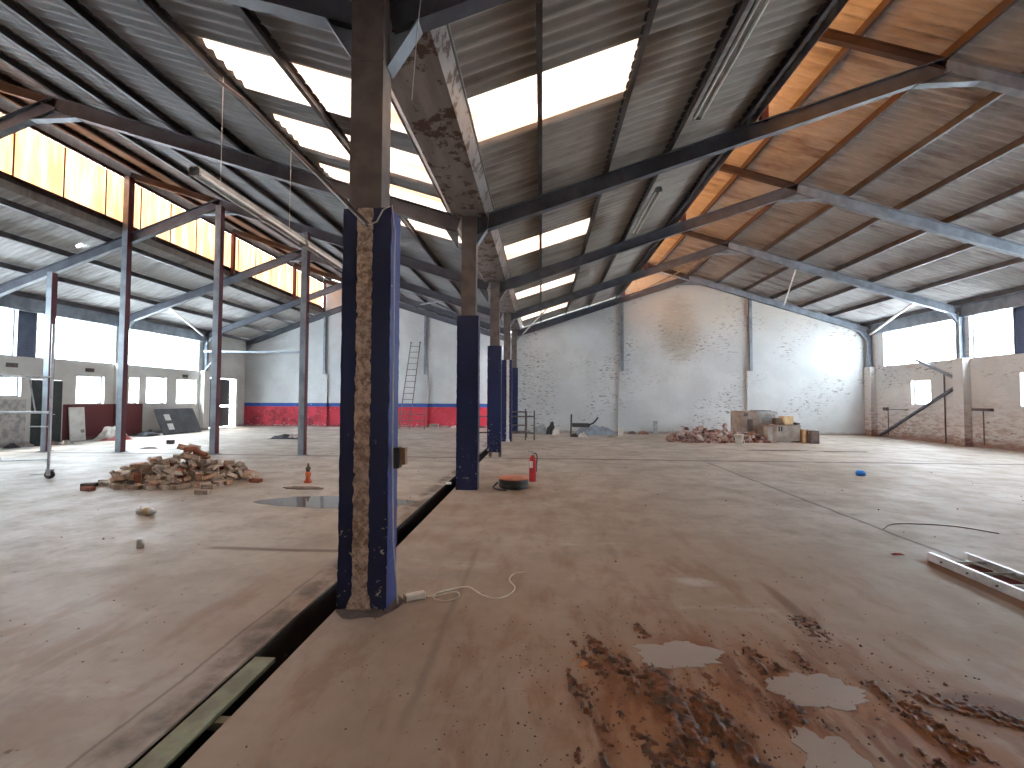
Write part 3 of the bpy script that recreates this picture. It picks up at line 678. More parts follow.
# bracing near the back gable
def brace(p, q, r, mat, lab, cat='brace', name='brace_rod'):
    m = MB(); m.tube([p, q], r, 8); tag(m.build(name, mat), lab, cat)
brace((13.6, 17.0, 5.25), (14.9, 21.2, 4.6), .045, 'lamp_white', 'pale diagonal tube brace high in the far right corner')
brace((-15.3, 17.0, 5.45), (-16.8, 21.0, 4.7), .045, 'lamp_white', 'pale diagonal tube brace high in the far left corner')
brace((9.4, 17.0, 6.5), (11.2, 21.3, 6.0), .03, 'lamp_white', 'slim pale brace hanging right of the far ridge')
brace((6.9, 17.0, 7.25), (4.2, 21.3, 6.5), .025, 'wall_steel', 'thin brace rod crossing the orange light at the far ridge')
brace((4.2, 17.0, 6.45), (6.9, 21.3, 7.2), .025, 'wall_steel', 'thin brace rod crossing its twin under the far ridge')
brace((-5.9, 17.0, 6.2), (-3.6, 21.3, 5.5), .04, 'wall_steel', 'grey roof brace sloping over the red and blue wall')
brace((-3.6, 17.0, 5.45), (-5.9, 21.3, 6.2), .04, 'wall_steel', 'grey roof brace crossing over the red and blue wall')
brace((.2, 17.0, 5.05), (-.9, 21.2, 4.7), .03, 'lamp_white', 'short white brace beside the farthest skylight')
m = MB(); m.bar((XL + .2, 21.2, 3.92), (-11.8, 21.2, 3.86), .09, .09); m.bar((XL + .28, 21.2, 3.0), (XL + 1.0, 21.2, 3.85), .05, .05)
tag(m.build('tie_rail', 'wall_steel'), 'pale horizontal steel rail from the left wall towards the third slim post', 'rail')
m = MB(); m.bar((XR - .07, 20.95, .05), (XR - .07, 17.2, 2.13), .07, .09); tag(m.build('diagonal_bar', 'rafter_paint'), 'dark diagonal steel bar on the right wall crossing the small window corner', 'brace')
m = MB(); m.bar((XR - .07, 18.95, 3.25), (XR - .07, 17.2, 2.4), .07, .09); tag(m.build('diagonal_bar', 'wall_steel'), 'pale diagonal steel bar sloping from the high window to the right pier', 'brace')
m = MB(); m.tube([(XR - .03, 17.75, 0), (XR - .03, 17.75, 2.7)], .022); tag(m.build('wall_conduit', 'pipe_brown'), 'thin upright conduit on the right wall between small window and pier', 'conduit')
m = MB(); m.bar((XR - .08, 20.6, 1.22), (XR - .08, 19.45, 1.22), .12, .03); m.tube([(XR - .03, 20.5, 1.2), (XR - .03, 20.5, .1)], .015); m.box(XR - .12, XR, 20.5, 20.68, 1.16, 1.3)
tag(m.build('wall_bracket', 'pipe_brown'), 'small dark shelf bracket on the right wall near the far corner', 'bracket')
m = MB(); m.bar((XR - .1, 16.55, 1.3), (XR - .1, 15.95, 1.3), .16, .09); m.tube([(XR - .03, 16.3, 1.25), (XR - .03, 16.3, .1)], .015)
tag(m.build('wall_bracket', 'pipe_brown'), 'dark bracket on the right wall just right of the big pier', 'bracket')

# ------------------------------------------------------------------ fluorescent battens and wires
def batten(x, y0, y1, z, lab, double=True):
    t = thing('fluorescent_batten', (x, (y0 + y1) / 2, z), lab, 'light fitting')
    m = MB(); m.box(x - .05, x + .05, y0, y1, z - .02, z + .04); m.build('housing', 'lamp_body', t)
    for dx in ((-.05, .05) if double else (0,)):
        m = MB(); m.tube([(x + dx, y0 + .03, z - .045), (x + dx, y1 - .03, z - .045)], .019, 8); m.build('tube', 'lamp_white', t)
    for yy in (y0, y1 - .03):
        m = MB(); m.box(x - .07, x + .07, yy, yy + .03, z - .07, z + .02); m.build('end_cap', 'lamp_body', t)
batten(-4.15, 4.98, 7.42, 4.33, 'nearer of two white fluorescent fittings hung left of the blue column')
batten(-4.15, 7.46, 9.9, 4.33, 'farther of two white fluorescent fittings hung left of the blue column')
batten(2.42, 4.4, 7.0, RT(2.42) - .03, 'fluorescent fitting under the right roof slope at the top of the photo')
batten(2.45, 9.4, 11.8, RT(2.45) - .03, 'fluorescent fitting under the right roof slope beyond the second rafter')
def wire(pts, r, lab, mat='wire', name='hanging_wire'):
    m = MB(); m.tube(pts, r, 6); tag(m.build(name, mat), lab, 'wire')
wire([(-4.15, 5.42, 4.37), (-4.15, 5.42, 5.78)], .005, 'thin wire hanging to the near end of the left fluorescent fitting')
wire([(-4.15, 7.0, 4.37), (-4.15, 7.0, 5.78)], .005, 'thin wire hanging to the middle of the left fluorescent fittings')
wire([(-.86, 3.2, 5.1), (-.95, 3.25, 4.4), (-1.0, 3.3, 3.9)], .004, 'thin wire dangling just right of the nearest column head')
wire([(-.93, 7.8, 5.13), (-.97, 7.8, 4.55)], .004, 'short wire hanging at the second column head')
# conduit fallen across the head of the nearest column
m = MB(); m.tube([(-4.22, 5.2, 5.70), (-3.3, 4.6, 4.9), (-1.30, 3.22, 2.90)], .020, 8)
tag(m.build('fallen_conduit', 'pipe_brown'), 'dark conduit sagging across the head of the nearest blue column', 'conduit')
m = MB(); m.tube([(-1.30, 3.22, 2.90), (-1.24, 3.24, 2.93), (-1.20, 3.26, 3.03), (-1.145, 3.30, 3.08), (-1.13, 3.33, 2.9), (-1.13, 3.34, 1.2), (-1.12, 3.36, .5), (-1.10, 3.42, .02)], .006, 6)
tag(m.build('column_cable', 'wire'), 'thin pale cable running down the right edge of the nearest blue column', 'cable')
t = thing('switch_box', (-1.11, 3.5, 1.1), 'small open switch box with tan side on the nearest blue column', 'switch box')
m = MB(); m.box(-1.145, -1.10, 3.40, 3.48, 1.06, 1.22); m.build('housing', 'black_door', t)
m = MB(); m.box(-1.10, -1.06, 3.43, 3.49, 1.085, 1.215); m.build('cover', 'box_tan', t)
# cable and plug on the floor
pts = [(-.92, 3.60, .012), (-.86, 3.60, .01), (-.78, 3.66, .008), (-.70, 3.70, .008), (-.66, 3.62, .008), (-.74, 3.53, .008), (-.84, 3.55, .008), (-.86, 3.63, .014), (-.76, 3.74, .008), (-.62, 3.80, .008), (-.48, 3.66, .008), (-.36, 3.60, .008), (-.26, 3.68, .008), (-.22, 3.82, .008), (-.28, 3.98, .008), (-.24, 4.12, .008), (-.14, 4.16, .008)]
def smooth(pts, n=6):
    out = []; P = [Vector(p) for p in pts]; P = [P[0]] + P + [P[-1]]
    for a in range(1, len(P) - 2):
        for k_ in range(n):
            t_ = k_ / n; p0, p1, p2, p3 = P[a-1], P[a], P[a+1], P[a+2]
            out.append(.5 * ((2*p1) + (p2 - p0)*t_ + (2*p0 - 5*p1 + 4*p2 - p3)*t_*t_ + (3*p1 - p0 - 3*p2 + p3)*t_**3))
    return out + [P[-2]]
t = thing('extension_cable', (-.95, 3.6, 0), 'cream extension cable coiled on the floor right of the nearest column', 'cable')
m = MB(); m.tube(smooth(pts), .006, 6); m.build('cord', 'cable_white', t)
m = MB(); mm = Matrix.Translation((-1.0, 3.55, .028)) @ Matrix.Rotation(.55, 4, 'Z'); m.box(-.08, .08, -.03, .03, -.027, .027, mm); m.build('socket', 'cable_white', t, bevel=.01)
m = MB(); m.box(-.092, -.08, -.026, .026, -.024, .024, mm); m.build('socket_end', 'box_tan', t)

# plank in the trench
m = MB(); n = 14; vs = []; fs = []
for a in range(n + 1):
    y = 1.0 + 1.72 * a / n; j = .004 * noise.noise(Vector((0, y * 4, 0)))
    for x, z in ((-1.775 + j, -.035), (-1.645 + j, -.035), (-1.645 + j, -.008), (-1.775 + j, -.008)): vs.append((x, y, z))
for a in range(n):
    for c in range(4): fs.append((4*a + c, 4*a + (c+1) % 4, 4*a + 4 + (c+1) % 4, 4*a + 4 + c))
fs += [(0, 1, 2, 3), (4*n, 4*n+1, 4*n+2, 4*n+3)]
m.add(vs, fs)
for z_ in (1.2, 2.2): m.box(TX0 + .0, TX1 - .0, z_, z_ + .05, -.075, -.036)
tag(m.build('timber_plank', 'wood_green'), 'mossy timber plank lying along the floor trench', 'plank')
m = MB(); m.box(-.05, .05, -.06, .06, 0, .02, Matrix.Translation((-1.74, 8.35, .002)) @ Matrix.Rotation(.2, 4, 'Z')); tag(m.build('white_tile_piece', 'label_white'), 'small white scrap at the trench edge beside the second blue column', 'scrap')

# ------------------------------------------------------------------ foreground ladder, lying just off the floor
t = thing('aluminium_ladder', (4.1, 4.6, 0), 'silver ladder lying on the floor at the right edge of the photo', 'ladder')
A0, A1 = Vector((3.87, 4.79, 0)), Vector((3.80, 2.6, 0)); B0 = A0 + Vector((.39, .02, 0)); B1 = A1 + Vector((.39, .02, 0))
for p, q in ((A0, A1), (B0, B1)):
    m = MB(); m.cbeam(p + Vector((0, 0, .043)), q + Vector((0, 0, .043)), .03, .08, .006, flip=1 if p is B0 else -1); m.build('side_rail', 'alu', t)
n = 8
for a in range(n):
    s_ = (a + .62) / n * 1.0; p = A0.lerp(A1, s_); q = B0.lerp(B1, s_)
    m = MB(); m.bar(p + Vector((0, 0, .043)), q + Vector((0, 0, .043)), .05, .02, up=(0, .3, 1)); m.build('rung', 'ladder_rung', t)
    for pp in (p - Vector((.012, 0, 0)),):
        m = MB(); m.lathe([(0, 0), (.009, 0), (.009, .01), (0, .01)], seg=10, mx=Matrix.Translation(pp + Vector((.0, 0, .043))) @ Matrix.Rotation(-PI/2, 4, 'Y')); m.build('rivet', 'pipe_brown', t)
for a, (s0, ln) in enumerate(((.10, .16), (.22, .17), (.345, .16), (.47, .17))):
    p = A0.lerp(A1, s0) + Vector((.19, 0, 0))
    m = MB(); m.box(-.15, .15, -ln / 2, ln / 2, 0, .012, Matrix.Translation(p + Vector((0, 0, .001))) @ Matrix.Rotation(.16 + .1 * math.sin(a * 5), 4, 'Z'))
    tag(m.build('board_offcut', 'red_board'), 'dark red board offcut under the silver ladder, %s from its far end' % ORD[a], 'board', 'red boards under the ladder')

# ------------------------------------------------------------------ loose bricks
def brick_mesh(name, mat, L=.22, W_=.105, H=.07, broken=0):
    bm = bmesh.new(); bmesh.ops.create_cube(bm, size=1)
    for v in bm.verts:
        v.co.x *= L * random.uniform(.96, 1.03); v.co.y *= W_ * random.uniform(.95, 1.04); v.co.z *= H * random.uniform(.95, 1.05)
        if broken and v.co.x > 0: v.co.x *= random.uniform(.25, .85)
    bmesh.ops.bevel(bm, geom=bm.edges[:], offset=.006, segments=1, affect='EDGES')
    bmesh.ops.recalc_face_normals(bm, faces=bm.faces[:])
    me = bpy.data.meshes.new(name); bm.to_mesh(me); bm.free(); me.materials.append(MATS[mat]); return me
def heap(name, meshes, weights, n, cx, cy, rx, ry, label, group, cat, tilt=.7, L=.22, peak=1.0, height=.5, tones=None):
    H = {}; cell = .05
    def cells(x, y, r):
        k0 = int(r / cell) + 1; i0, j0 = round(x / cell), round(y / cell)
        return [(i0 + a, j0 + b) for a in range(-k0, k0 + 1) for b in range(-k0, k0 + 1) if (a*a + b*b) * cell * cell <= r * r]
    objs = []
    for k_ in range(n * 3):
        if len(objs) >= n: break
        u = random.random() ** peak; an = random.uniform(0, 2 * PI)
        x, y = cx + rx * u * math.cos(an), cy + ry * u * math.sin(an)
        cs = cells(x, y, L * .36); base = sorted(H.get(c, 0) for c in cs)
        b = base[int(len(base) * .72)]
        b = min(b, max(0, height * (1 - u ** 1.9) - L * .2) * random.uniform(.9, 1.08))
        me = random.choices(meshes, weights)[0]; o = bpy.data.objects.new(name, me); C.objects.link(o)
        flat = b < .02
        tx, ty = (0, 0) if flat else (random.gauss(0, tilt * .45), random.gauss(0, tilt * .55))
        hh = L * .16 + abs(math.sin(ty)) * L * .28 + abs(math.sin(tx)) * L * .12
        z = b + hh if not flat else L * .16 + .001
        o.location = (x, y, z); o.rotation_euler = (tx, ty, random.uniform(0, PI))
        for c in cs: H[c] = max(H.get(c, 0), z + L * .10)
        if tones:
            tn = next(v for kk, v in tones.items() if me.materials[0].name.endswith(kk))
            side = 'left' if x < cx - rx * .3 else ('right' if x > cx + rx * .3 else 'middle'); lev = 'at the foot' if b < height * .25 else 'higher up'
            tag(o, '%s %s %s, %s side of %s' % (tn, cat, lev, side, label), cat, group)
        else: tag(o, label, cat, group)
        objs.append(o)
    return objs
nb = [brick_mesh('loose_brick', 'brick_' + c, broken=b) for c in 'abcde' for b in (0, 1)]
heap('loose_brick', nb, [5, 2, 5, 2, 4, 2, 1.5, .7, 1.0, .5], 290, -7.0, 8.35, 1.28, 1.0, 'the near left heap', 'bricks of the near left heap', 'brick', peak=.6, height=.60, tones={'_a': 'orange-tan', '_b': 'brownish grey', '_c': 'pale grey', '_d': 'dark red', '_e': 'blackish'})
for x, y, a, c, lab in ((-8.05, 7.5, .3, 'e', 'dark brick lying at the left tip of the near brick heap'), (-7.75, 7.2, -.2, 'd', 'reddish brick on the floor in front of the left end of the near heap'), (-5.62, 7.12, .1, 'c', 'pale brick lying alone in front of the near brick heap'),
                    (-5.42, 8.2, -.1, 'd', 'red brick lying at the right tip of the near brick heap'), (-5.85, 7.55, .05, 'b', 'greyish brick lying flat at the front right of the near heap')):
    o = bpy.data.objects.new('loose_brick', nb['abcde'.index(c) * 2]); C.objects.link(o); o.location = (x, y, .036); o.rotation_euler = (0, 0, a); tag(o, lab, 'brick', 'bricks of the near left heap')
rb = [brick_mesh('rubble_brick', 'rubble_' + c, .24, .13, .10, broken=b) for c in 'abcd' for b in (0, 1)]
heap('rubble_brick', rb, [4, 3, 4, 3, 2, 1, 1.5, .7], 280, 6.45, 17.9, 1.55, .85, 'the far rubble heap', 'bricks of the far rubble heap', 'brick', L=.25, peak=.6, height=.86, tones={'_a': 'pinkish', '_b': 'whitish', '_c': 'rusty brown', '_d': 'dark'})
heap('rubble_brick', rb, [3, 3, 2, 2, 4, 3, 2, 1], 44, 7.9, 17.55, .75, .4, 'the rubble by the stacked blocks', 'bricks before the stacked blocks', 'brick', L=.25, peak=.8, height=.3, tones={'_a': 'pinkish', '_b': 'whitish', '_c': 'rusty brown', '_d': 'dark'})

# stacked blocks beside the far rubble
def blk(name, x0, x1, y0, y1, z0, z1, mat, lab, cat, rz=0, extras=()):
    if x0 > 7.5:
        q = lambda v: 7.8 + (v - 7.8) * .82
        x0, x1 = q(x0), q(x1); extras = [(n_, m_, (q(b_[0]), q(b_[1]), *b_[2:])) for n_, m_, b_ in extras]
    t = thing(name, ((x0 + x1) / 2, (y0 + y1) / 2, z0), lab, cat)
    mm = Matrix.Translation(((x0 + x1) / 2, (y0 + y1) / 2, 0)) @ Matrix.Rotation(rz, 4, 'Z') @ Matrix.Translation((-(x0 + x1) / 2, -(y0 + y1) / 2, 0))
    m = MB(); m.box(x0, x1, y0, y1, z0, z1, mm); m.build('body', mat, t, bevel=.012)
    for nm, mt, bx in extras: m = MB(); m.box(*bx, mm); m.build(nm, mt, t)
    return t
blk('cardboard_box', 7.8, 8.62, 18.2, 19.0, 0, 1.17, 'card_brown', 'tall brown box standing at the left end of the stacked blocks', 'box', .08, [('torn_opening', 'block_dark', (8.12, 8.38, 18.185, 18.2, .35, .85)), ('dark_mark', 'block_dark', (7.95, 8.16, 18.19, 18.2, .96, 1.1))])
blk('grey_crate', 8.66, 9.5, 18.25, 19.0, .0, 1.02, 'block_grey', 'grey box right of the tall brown box, slab on top', 'crate', .02, [('side_panel', 'block_cool', (8.78, 9.42, 18.235, 18.25, .72, .97))])
blk('concrete_slab', 8.6, 9.56, 18.2, 19.05, 1.025, 1.16, 'block_cool', 'pale slab on top of the grey box', 'slab', .03, [('dark_sheet', 'black_door', (8.72, 9.35, 18.3, 18.95, 1.16, 1.185))])
blk('concrete_block', 8.55, 8.78, 17.3, 17.6, 0, .62, 'block_grey', 'upright narrow block standing among the bricks before the grey box', 'block', .1)
blk('concrete_block', 8.83, 9.02, 17.35, 17.6, 0, .66, 'card_brown', 'upright brown block next to the long block', 'block', -.1)
blk('concrete_block', 9.08, 10.2, 17.55, 18.05, .06, .66, 'block_grey', 'long grey block with two dark slots in its face', 'block', 0, [('slot', 'black_door', (9.2, 9.26, 17.54, 17.55, .42, .6)), ('slot', 'black_door', (9.31, 9.37, 17.54, 17.55, .42, .6)), ('batten', 'old_wood', (9.1, 9.2, 17.6, 18.0, 0, .06)), ('batten', 'old_wood', (10.05, 10.15, 17.6, 18.0, 0, .06))])
blk('concrete_block', 10.24, 10.36, 17.4, 17.8, 0, .5, 'foam_yellow', 'thin tan block wedged between the long and the end block', 'block')
blk('concrete_block', 10.40, 10.76, 17.2, 17.6, 0, .47, 'block_dark', 'dark end block with a white side at the right of the stack', 'block', 0, [('white_side', 'label_white', (10.76, 10.775, 17.25, 17.6, 0, .47))])
blk('foam_cushion', 9.5, 9.98, 17.7, 18.0, .665, .98, 'foam_yellow', 'yellow foam block on top of the long grey block', 'cushion', .12)
blk('wooden_box', 9.14, 9.46, 17.65, 17.95, .665, .9, 'old_wood', 'small brown box on the long grey block, left of the yellow foam', 'box', -.1)
blk('tool_tray', 9.98, 10.18, 17.6, 17.95, .67, .74, 'dark_junk', 'small dark tray at the right end of the long block top', 'tray', .1)
t = thing('white_bucket', (7.2, 16.85, 0), 'white bucket in front of the far rubble heap', 'bucket')
m = MB(); m.lathe([(0, .004), (.12, .004), (.16, .32), (.17, .32), (.17, .335), (.15, .335), (.11, .02), (0, .02)], (7.2, 16.85, 0), 18); m.build('shell', 'bag_white', t)
m = MB(); m.tube([(7.2 + .16 * math.cos(a), 16.85 - .03, .30 + .12 * math.sin(a)) for a in [PI * q / 8 for q in range(9)]], .005, 6); m.build('handle', 'galv', t)
# dark slurry line before the stack
def flat_blob(name, cx, cy, rx, ry, z, mat, seed, amp=.25, n=64, thick=.004, freq=1.6):
    m = MB(); vs = [(cx, cy, z + thick)]
    for a in range(n):
        an = 2 * PI * a / n; c_, s_ = math.cos(an), math.sin(an)
        r = 1 + amp * noise.noise(Vector((c_ * freq + seed, s_ * freq, 0))) + amp * .4 * noise.noise(Vector((c_ * 6 + seed, s_ * 6, 3)))
        vs.append((cx + rx * r * c_, cy + ry * r * s_, z + thick * .7))
    for a in range(n): v = vs[a + 1]; vs.append((cx + (v[0] - cx) * 1.01, cy + (v[1] - cy) * 1.01, z - .001))
    fs = [(0, a + 1, (a + 1) % n + 1) for a in range(n)] + [(a + 1, a + 1 + n, (a + 1) % n + 1 + n, (a + 1) % n + 1) for a in range(n)]
    m.add(vs, fs, False); return m.build(name, mat)
tag(flat_blob('dirt_streak', 7.4, 14.75, 1.2, .16, 0, 'block_dark', 3, .5), 'long dark streak of dirt on the floor before the far rubble', 'dirt')
tag(flat_blob('dirt_streak', 9.3, 14.6, .8, .12, 0, 'block_dark', 9, .5), 'short dark streak of dirt on the floor before the stacked blocks', 'dirt')
tag(flat_blob('puddle', -3.15, 6.75, 1.18, .40, 0, 'puddle_water', 5, .14), 'still dark puddle behind the nearest blue column', 'puddle')
tag(flat_blob('puddle', .86, 2.93, .27, .15, 0, 'puddle_mud', 12, .5), 'pale wet patch at the top of the muddy area', 'puddle')
tag(flat_blob('puddle', 1.52, 2.62, .24, .14, 0, 'puddle_mud', 31, .5), 'pale wet patch right of the mud tracks', 'puddle')
tag(flat_blob('puddle', 1.3, 2.15, .14, .15, 0, 'puddle_mud', 44, .5), 'pale wet patch low between the mud tracks', 'puddle')

# mud: real clods in tracks, one uncountable mass
def mud():
    m = MB(); st = .011; x0, x1, y0, y1 = .15, 2.75, 1.75, 3.5; nx, ny = int((x1 - x0) / st), int((y1 - y0) / st); idx = {}; vs = []; hs = {}
    for i in range(nx + 1):
        for j in range(ny + 1):
            x, y = x0 + i * st, y0 + j * st
            # tyre-like tracks leaning right towards the camera
            u = x + (y - 3.0) * .22
            big = noise.fractal(Vector((u * 7.5, y * 1.9, 0)), 1, 2, 4)
            fin = noise.fractal(Vector((x * 34, y * 26, 3)), 1, 2, 4)
            reg = 1 - (((x - 1.05 - (2.6 - y) * .35) / 1.15) ** 2 + ((y - 2.3) / .88) ** 2)
            core = 1 - (((u - .5) / .26) ** 2 + ((y - 2.45) / .75) ** 2)
            h = big * .72 + fin * .55 + min(reg, .5) * .45 - .38 + max(core, 0) * .26
            for (cx, cy, rx, ry) in ((.86, 2.93, .33, .18), (1.52, 2.62, .3, .17), (1.3, 2.15, .18, .18)):
                d_ = ((x - cx) / rx) ** 2 + ((y - cy) / ry) ** 2
                if d_ < 1.25: h -= (1.25 - d_) * .9
            h2 = -1
            d_ = ((x - 2.28) / .3) ** 2 + ((y - 2.52 + (x - 2.2) * .5) / .08) ** 2
            if d_ < 1.5: h2 = .12 - d_ * .16 + fin * .35
            d_ = ((x - 1.9) / .09) ** 2 + ((y - 3.4) / .3) ** 2
            if d_ < 1.5: h2 = max(h2, .0 - d_ * .1 + fin * .35)
            hs[i, j] = max(h, h2)
    def V(i, j):
        if (i, j) not in idx:
            idx[i, j] = len(vs); h = max(hs[i, j], -.04); vs.append((x0 + i * st, y0 + j * st, .001 + min(.022, max(0, h + .04) * .05)))
        return idx[i, j]
    fs = []
    for i in range(nx):
        for j in range(ny):
            c = [hs[i, j], hs[i + 1, j], hs[i + 1, j + 1], hs[i, j + 1]]
            if max(c) > 0 and sum(c) > -.15: fs.append((V(i, j), V(i + 1, j), V(i + 1, j + 1), V(i, j + 1)))
    m.add(vs, fs, True); tag(m.build('wet_mud', 'wet_mud'), 'dark red-brown wet mud and tyre tracks over the near floor', 'mud', kind='stuff')
mud()
# scattered crumbs of soil
m = MB(); rnd = random.Random(5)
def crumb(m, x, y, r, z=0):
    vs = []; 
    for a in range(5):
        an = a * 2 * PI / 5 + rnd.random(); vs.append((x + r * math.cos(an) * rnd.uniform(.6, 1.2), y + r * math.sin(an) * rnd.uniform(.6, 1.2), z))
    vs.append((x, y, z + r * rnd.uniform(.5, 1)))
    m.add(vs, [(a, (a + 1) % 5, 5) for a in range(5)])
for _ in range(900): crumb(m, rnd.gauss(1.1, .75), rnd.gauss(2.5, .5), rnd.uniform(.002, .009))
for _ in range(60): crumb(m, rnd.uniform(-1.4, .3), rnd.uniform(1.8, 3.0), rnd.uniform(.003, .008))
for _ in range(50): crumb(m, rnd.gauss(-3.0, .7), rnd.gauss(2.9, .6), rnd.uniform(.003, .010))
for _ in range(120): crumb(m, rnd.uniform(-9, 9), rnd.uniform(3.5, 12), rnd.uniform(.006, .02))
m.v = [(x, y, z) for x, y, z in m.v]
tag(m.build('soil_crumbs', 'block_dark'), 'dark crumbs of soil scattered over the concrete floor', 'soil', kind='stuff')
m = MB()
for _ in range(14): crumb(m, .27 + rnd.gauss(0, .03), 2.80 + rnd.gauss(0, .035), rnd.uniform(.010, .022))
tag(m.build('brick_crumbs', 'stone_orange'), 'orange brick crumbs at the left edge of the mud', 'rubble', kind='stuff')

# ------------------------------------------------------------------ fire extinguisher and cable drum
ex, ey = -.17, 8.75
t = thing('fire_extinguisher', (ex, ey, 0), 'red fire extinguisher standing beside the round drum', 'fire extinguisher')
m = MB(); m.lathe([(0, 0), (.066, 0), (.071, .02), (.071, .40), (.06, .455), (.03, .49), (.024, .51), (0, .51)], (ex, ey, 0), 24); m.build('cylinder', 'red_paint', t)
m = MB(); m.lathe([(.022, 0), (.022, .04), (.03, .04), (.03, .06), (0, .06)], (ex, ey, .505), 12); m.box(ex - .09, ex + .02, ey - .012, ey + .012, .565, .58); m.bar((ex - .08, ey, .60), (ex + .02, ey, .585), .02, .012); m.build('valve_handle', 'galv', t)
m = MB(); m.tube(smooth([(ex + .03, ey, .54), (ex + .07, ey + .03, .53), (ex + .085, ey + .04, .45), (ex + .075, ey + .05, .30), (ex + .075, ey + .05, .18)]), .012, 8); m.build('hose', 'black_rubber', t)
m = MB(); vs = []; fs = []
for a in range(9):
    an = math.radians(215 + 60 * a / 8)
    for z in (.27, .40): vs.append((ex + .0725 * math.cos(an), ey + .0725 * math.sin(an), z))
for a in range(8): fs.append((2*a, 2*a + 2, 2*a + 3, 2*a + 1))
m.add(vs, fs, True); m.build('label', 'label_white', t)
dx, dy = -.50, 8.1
t = thing('cable_drum', (dx, dy, 0), 'low black drum with an orange top beside the fire extinguisher', 'drum')
m = MB()
for k_ in range(5): m.tube([(dx + (.235 + .012 * (k_ % 2)) * math.cos(a), dy + (.235 + .012 * (k_ % 2)) * math.sin(a), .03 + k_ * .031) for a in [2 * PI * q / 28 for q in range(29)]], .024, 8, False)
m.lathe([(0, .005), (.22, .005), (.22, .165), (0, .165)], (dx, dy, 0), 28)
m.build('coil', 'black_rubber', t)
m = MB(); m.lathe([(0, .168), (.27, .172), (.285, .178), (.28, .19), (.1, .205), (0, .207)], (dx, dy, 0), 28); m.build('top_plate', 'orange_top', t)
m = MB(); m.tube(smooth([(dx - .28, dy - .05, .10), (dx - .36, dy - .1, .02), (dx - .25, dy - .28, .02), (dx - .1, dy - .32, .02)]), .016, 8); m.build('loose_end', 'black_rubber', t)

# ------------------------------------------------------------------ small things in the left nave
def lathe_thing(name, parts, loc, label, cat, mx=None):
    t = thing(name, loc, label, cat)
    for nm, mat, prof in parts:
        m = MB(); m.lathe(prof, seg=18, mx=Matrix.Translation(loc) @ (mx or Matrix())); m.build(nm, mat, t)
    return t
lathe_thing('orange_fitting', [('base', 'orange_plastic', [(0, 0), (.075, 0), (.075, .03), (.05, .06), (.04, .12), (.055, .15), (.055, .19), (.035, .21), (0, .21)]), ('cap', 'block_dark', [(.03, .2), (.035, .24), (.05, .27), (.02, .31), (.015, .36), (0, .37)])], (-4.42, 8.25, 0), 'small orange standpipe fitting standing on the floor near the puddle', 'fitting')
o = flat_blob('dark_sheet_scrap', -4.22, 7.72, .36, .12, .0, 'old_wood', 21, .35, thick=.02); tag(o, 'flat dark board scrap between orange fitting and puddle', 'scrap')
lathe_thing('tin_can', [('can', 'alu', [(0, 0), (.032, 0), (.032, .085), (.02, .1), (0, .1)])], (-4.27, 4.54, 0), 'small silver can alone on the left nave floor', 'can')
t = thing('plastic_bottle', (-5.4, 5.78, 0), 'crumpled clear plastic bottle with yellow label on the left nave floor', 'bottle')
mxb = Matrix.Translation((-5.5, 5.8, .05)) @ Matrix.Rotation(PI/2, 4, 'Y')
m = MB(); m.lathe([(0, 0), (.045, .005), (.05, .04), (.038, .09), (.05, .13), (.046, .19), (.02, .24), (.014, .27), (0, .27)], seg=14, mx=mxb); m.build('body', 'label_white', t)
m = MB(); m.lathe([(.046, .10), (.052, .11), (.052, .17), (.046, .18)], seg=14, mx=mxb); m.build('label', 'foam_yellow', t)
lathe_thing('blue_plastic_pot', [('pot', 'blue_plastic', [(0, 0), (.08, 0), (.095, .05), (.07, .10), (.03, .11), (0, .11)])], (6.8, 10.05, 0), 'small bright blue pot on the right nave floor', 'pot')
def debris(name, x, y, sx, sy, sz, mat, lab, cat='debris', rz=0.):
    m = MB(); mm = Matrix.Translation((x, y, 0)) @ Matrix.Rotation(rz, 4, 'Z')
    n = 10; vs = []; fs = []
    for a in range(n):
        for b in range(n):
            u, v = a / (n-1) - .5, b / (n-1) - .5; e = max(0, 1 - (2*abs(u))**3) * max(0, 1 - (2*abs(v))**3)
            h = sz * e * (.62 + .55 * noise.noise(Vector((u * 5 + x, v * 5 + y, 1))))
            vs.append(mm @ Vector((u * sx, v * sy, max(.002, h))))
    for a in range(n - 1):
        for b in range(n - 1): fs.append((a*n + b, (a+1)*n + b, (a+1)*n + b + 1, a*n + b + 1))
    m.add(vs, fs, False); return tag(m.build(name, mat), lab, cat)
for y_, lab in ((13.26, 'small dark air brick over the leftmost low window of the left wall'), (15.75, 'small dark air brick over the low window beside the white door panel'), (20.27, 'small dark air brick over the last low window of the left wall')):
    m = MB(); m.box(XL, XL + .02, y_ - .16, y_ + .16, 2.56, 2.57); m.box(XL, XL + .02, y_ - .16, y_ + .16, 2.69, 2.70)
    for q in range(9): m.box(XL, XL + .02, y_ - .16 + q * .039, y_ - .152 + q * .039, 2.57, 2.69)
    m.box(XL, XL + .006, y_ - .15, y_ + .15, 2.57, 2.69)
    tag(m.build('air_brick', 'block_dark'), lab, 'vent')
